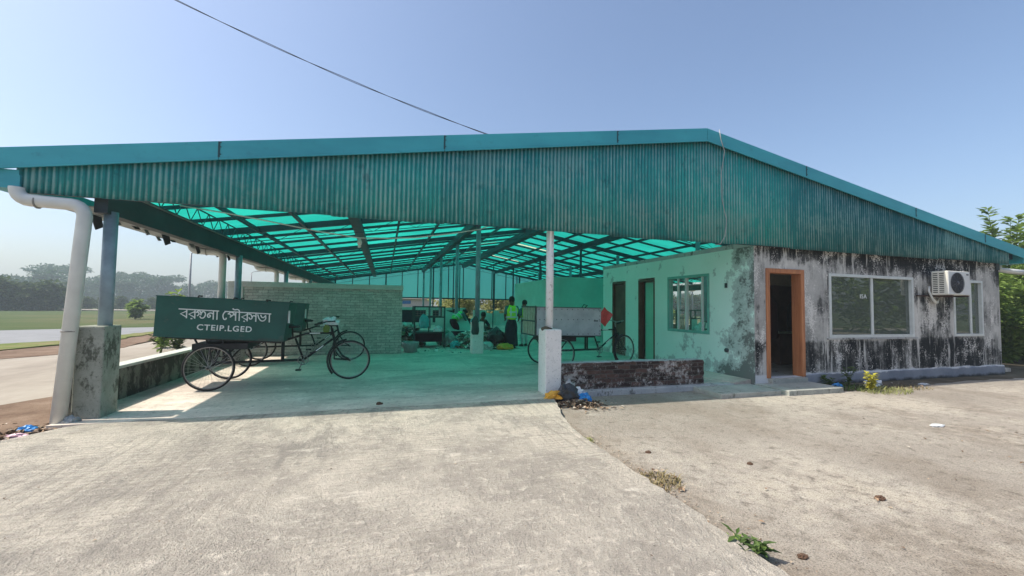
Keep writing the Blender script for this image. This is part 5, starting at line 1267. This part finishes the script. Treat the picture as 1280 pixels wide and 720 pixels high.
def far_trees():
    rnd = random.Random(21); gr = 'distant trees along the field'
    labs = ['distant broad crowned tree in the blue hazy tree line', 'distant flat topped tree rising from the blue hazy tree line', 'distant dense tree in the blue hazy tree line']
    P = [tree('field_tree', labs[0], (0, 0, 0), 10, 'round', 31, 'leaf_far', .85, 2.0, gr, spread=1.5),
         tree('flat_topped_tree', labs[1], (0, 0, 0), 12, 'umbrella', 32, 'leaf_far', .8, 1.6, gr, spread=.9),
         tree('field_tree', labs[2], (0, 0, 0), 10, 'bush', 33, 'leaf_far', .85, 2.0, gr, spread=1.5)]
    used = set()
    # (pixel column, top height, kind) seen from the yard, distances of 170 to 230 m
    spec = [(-60, 9.5, 0), (-38, 9, 2), (-15, 9.5, 0), (8, 9.6, 2), (28, 10.6, 0), (48, 11.2, 2), (72, 13.0, 1), (66, 10.8, 0), (92, 10.6, 2), (112, 10.4, 0), (132, 10.0, 2), (150, 10.4, 0), (160, 11.8, 1), (176, 9.8, 2), (196, 9.8, 0), (206, 11.6, 1), (216, 9.0, 2), (236, 8.6, 0), (256, 8.4, 2), (274, 9.6, 1), (278, 8.4, 0), (300, 8.8, 2), (318, 9.6, 0), (338, 8.6, 2), (358, 9.0, 0), (376, 8.6, 2), (396, 8.6, 0)]
    for px, h, k in spec:
        D = rnd.uniform(178, 205) if k != 1 else 212
        az = math.atan((px - 640) / 518.3) + .2966
        loc = (math.sin(az) * D, math.cos(az) * D, -.2); s = h * rnd.uniform(.8, 1.1) * D / 205 / (10 if k != 1 else 12)
        p = P[k]
        if k not in used:
            used.add(k); p.location = loc; p.scale = (s * 1.1, s * 1.1, s); p.rotation_euler.z = rnd.uniform(0, 6)
        else: place(p, loc, rnd.uniform(0, 6), (s * rnd.uniform(.95, 1.3), s * rnd.uniform(.95, 1.3), s))
    # nearer bushes at the left edge
    gb = 'bushes at the far side of the field'
    b = tree('field_bush', 'dark green bush at the far side of the field, in front of the tree line', (0, 0, 0), 4, 'bush', 41, 'leaf_dark', .42, 2.2, gb, 'bush', 1.5)
    first = True
    for px, h, D in ((-40, 4.4, 98), (-18, 4.6, 96), (2, 4.6, 95), (20, 4.0, 98), (36, 4.0, 95), (52, 3.7, 97), (66, 4.4, 96), (90, 2.6, 108), (110, 2.2, 110), (132, 2.3, 112), (152, 2.4, 110), (172, 2.2, 112), (192, 2.3, 110)):
        az = math.atan((px - 640) / 518.3) + .2966; loc = (math.sin(az) * D, math.cos(az) * D, -.1); s = h / 4
        if first: b.location = loc; b.scale = (s,) * 3; first = False
        else: place(b, loc, rnd.uniform(0, 6), (s * 1.2, s * 1.2, s))
    # behind the shed, seen through the gap under the rear gable
    gr2 = 'trees behind the rear wall'
    q = tree('yard_tree', 'sunlit bushy tree behind the rear wall, seen under the rear gable', (23, 38, -.1), 4.6, 'bush', 51, 'leaf_olive', .3, 3, gr2, spread=1.5)
    for x, y, s, z in ((6.0, 39, .95, 1), (8, 43, 1.1, 2), (10.5, 40, .9, 3), (13, 42, 1., 4), (16, 40, .95, 5), (19, 43, 1.1, 6), (-4, 46, 1.1, 7), (6.2, 37, .7, 8), (22, 41, 1, 2.5)):
        place(q, (x, y, -.1), z, s)
    # right of the office
    plant('leafy_tree', 'leafy tree whose upright branches rise above the right end of the green roof', (22.2, 9.4, -.05), 5.9, 170, 1.3, 'leaf_light', .34, .17, 61, 'tree', 11)
    plant('leafy_tree', 'pale leaved slender tree right of the upright branches at the roof end', (24.6, 9.0, -.05), 5.6, 150, 1.0, 'leaf_light', .3, .15, 62, 'tree', 8)
    g3 = 'dark bushes beyond the right end of the office'
    d = tree('dense_bush', 'dark dense bush beyond the right end of the office', (18.3, 8.6, -.05), 3.0, 'bush', 63, 'leaf_light', .17, 9, g3, 'bush', 1.2)
    for x, y, s, r in ((20.4, 8.0, 1.05, 1), (19.5, 10.5, 1.2, 2), (22.3, 7.6, 1.05, 3), (21.8, 10.8, 1.3, 4), (24.6, 8.6, 1.1, 5), (26.5, 7.0, 1.0, 6)):
        place(d, (x, y, -.05), r, s)
    # across the yard, behind the camera: mirrored in the office windows
    g4 = 'trees across the yard mirrored in the office windows'
    e = tree('yard_tree', 'dark tree across the yard mirrored in the office windows', (20, -17, -.05), 7.5, 'bush', 71, 'leaf_light', .5, 2.2, g4, spread=1.2)
    for x, y, s, r in ((14, -19, .9, 1), (26, -14, 1.05, 2), (31, -11, .95, 3), (36, -7, 1.1, 4), (9, -20, 1, 5), (40, -2, 1.1, 6), (23.5, -19, 1.2, 7)):
        place(e, (x, y, -.05), r, s)
far_trees()
def frame_rack():
    t = thing('pole_frame', 'pale cross braced pole frame across the yard, mirrored in the office window', 'frame', (19, -8, 0), world=True)
    mb = MB(); A, B = Vector((17.2, -6.8, 0)), Vector((19.6, -7.4, 0)); z = Vector((0, 0, 1))
    for p in (A, B): mb.tube([p, p + z * 2.2], .05, 8)
    mb.build('post', M['bamboo'], t)
    mb = MB(); mb.tube([A + z * 1.9, B + z * 1.9], .045, 8); mb.tube([A + z * 1.75, B + z * .3], .04, 8); mb.tube([B + z * 1.75, A + z * .3], .04, 8); mb.build('brace', M['bamboo'], t)
frame_rack()

# ------------------------------------------------------------------ lamps, wires, far house
def street_lamp(loc, h, label):
    t = thing('street_lamp', label, 'street lamp', loc, 0, 'street lamps by the field road')
    MB().tube([(0, 0, -.1), (0, 0, h * .6), (0, 0, h)], [.075, .06, .045], 10).build('post', M['lamp_grey'], t)
    MB().tube([(0, 0, h - .05), (.15, 0, h + .08), (.55, 0, h + .16)], .03, 8).build('arm', M['lamp_grey'], t)
    bev(MB().hexa([(.5, -.1, h + .12), (1.05, -.1, h + .17), (1.05, .1, h + .17), (.5, .1, h + .12), (.5, -.08, h + .19), (1.05, -.06, h + .21), (1.05, .06, h + .21), (.5, .08, h + .19)]).build('lamp_head', M['lamp_grey'], t), .01)
street_lamp((-11.45, 30, 0), 4.55, 'grey street lamp standing at the road beyond the left eave')
street_lamp((-13.6, 50, 0), 4.75, 'farther thin street lamp seen between the left eave columns')
single(MB().tube([(6.0, 6.27, 4.97), (6.03, 6.265, 4.78), (6.13, 6.28, 4.57), (6.07, 6.3, 4.17), (6.08, 6.3, 3.63), (6.18, 6.3, 3.25), (6.14, 6.3, 2.94), (6.05, 6.32, 2.79), (6.0, 6.4, 2.78)], .0075, 8), 'hanging_cable', M['torn'], 'pale cable hanging down the corrugated gable below the roof peak', 'cable', (6, 6.3, 3))
def overhead():
    t = thing('overhead_wire', 'two black twisted overhead wires running down to the shed roof', 'overhead wire', (2.6, 12, 6.5), world=True)
    A, B = Vector((-9.6, 12, 11.2)), Vector((3.6, 12, zroof(3.6) + .05))
    A = Vector((-12.5, 12, 12.15)); B = Vector((4.2, 12, 6.45)); 
    for s in (0, 1):
        pts = []
        for i in range(40):
            f = i / 39; p = A.lerp(B, f); p.z -= .62 * 4 * f * (1 - f); p += Vector((0, .014 * math.sin(f * 30 + s * PI), .012 * math.cos(f * 23 + s * PI))) ; pts.append(p)
        if s == 0: pts += [Vector((4.35, 12, 6.2)), Vector((4.35, 12, zroof(4.35))) ]
        MB().tube(pts, .0085, 5).build('wire', M['wire'], t)
    MB().tube([(4.35, 12, zroof(4.35) - .05), (4.35, 12, 6.5)], .025, 8).build('wire_mast', M['steel'], t)
overhead()
def house():
    t = thing('pale_house', 'pale low house beyond the rear wall, glimpsed under the left of the rear gable', 'house', (2, 52, 0), world=True)
    MB().box(-4, 5.2, 50, 56, -.1, 2.3).build('wall', M['pale_house'], t)
    MB().hexa([(-4.4, 49.5, 2.3), (5.6, 49.5, 2.3), (5.6, 56.5, 2.3), (-4.4, 56.5, 2.3), (-4.4, 52.9, 3.3), (5.6, 52.9, 3.3), (5.6, 53.1, 3.3), (-4.4, 53.1, 3.3)]).build('roof', M['house_roof'], t)
    MB().box(1.9, 2.9, 49.95, 49.998, 1.7, 2.1).build('window', M['blue_plastic'], t)
house()

# ------------------------------------------------------------------ air, light, camera
def haze():
    mb = MB().box(-420, 420, -60, 420, -1.2, 24)
    g = G('haze_air')
    v = g.n('ShaderNodeVolumePrincipled', {'Color': (.78, .92, .98), 'Density': .0017, 'Anisotropy': .1})
    g.t.links.new(v.outputs[0], g.o.inputs['Volume'])
    tag(mb.build('haze', g.m), kind='stuff')
haze()
SUN = Vector((-.71, .10, 1.0)).normalized()
el = math.asin(SUN.z); az = math.atan2(SUN.x, SUN.y)
w = bpy.data.worlds.new('World'); SC.world = w; w.use_nodes = True
nt = w.node_tree; bg = nt.nodes['Background']; sky = nt.nodes.new('ShaderNodeTexSky'); sky.sky_type = 'NISHITA'
sky.sun_disc = False; sky.sun_elevation = el; sky.sun_rotation = az; sky.dust_density = 3.0; sky.air_density = 1.0; sky.ozone_density = 3.0; sky.altitude = 0
nt.links.new(sky.outputs[0], bg.inputs[0]); bg.inputs[1].default_value = .116
L = bpy.data.lights.new('sun', 'SUN'); L.energy = 3.5; L.angle = math.radians(.7); L.color = (1, .92, .79)
lo = bpy.data.objects.new('sun', L); COL.objects.link(lo); lo.rotation_euler = SUN.to_track_quat('Z', 'Y').to_euler(); lo.location = (-20, 0, 30)

cam = bpy.data.cameras.new('camera'); co = bpy.data.objects.new('camera', cam); COL.objects.link(co)
yaw, pit, rol, fpx = .296597, .0447108, .0140568, 518.285
fw = Vector((math.sin(yaw) * math.cos(pit), math.cos(yaw) * math.cos(pit), math.sin(pit))); rt = Vector((math.cos(yaw), -math.sin(yaw), 0)); up = rt.cross(fw)
r2 = rt * math.cos(rol) + up * math.sin(rol); u2 = up * math.cos(rol) - rt * math.sin(rol)
mw = Matrix((r2, u2, -fw)).transposed().to_4x4(); mw.translation = (0, 0, 1.55); co.matrix_world = mw
cam.sensor_width = 36; cam.lens = fpx / 1280 * 36; cam.clip_start = .05; cam.clip_end = 3000
SC.camera = co
SC.view_settings.view_transform = 'Standard'; SC.view_settings.look = 'None'; SC.view_settings.exposure = .86; SC.view_settings.gamma = 1
SC.cycles.max_bounces = 8; SC.cycles.diffuse_bounces = 4; SC.cycles.transparent_max_bounces = 12; SC.cycles.volume_bounces = 0
SC.cycles.use_denoising = True
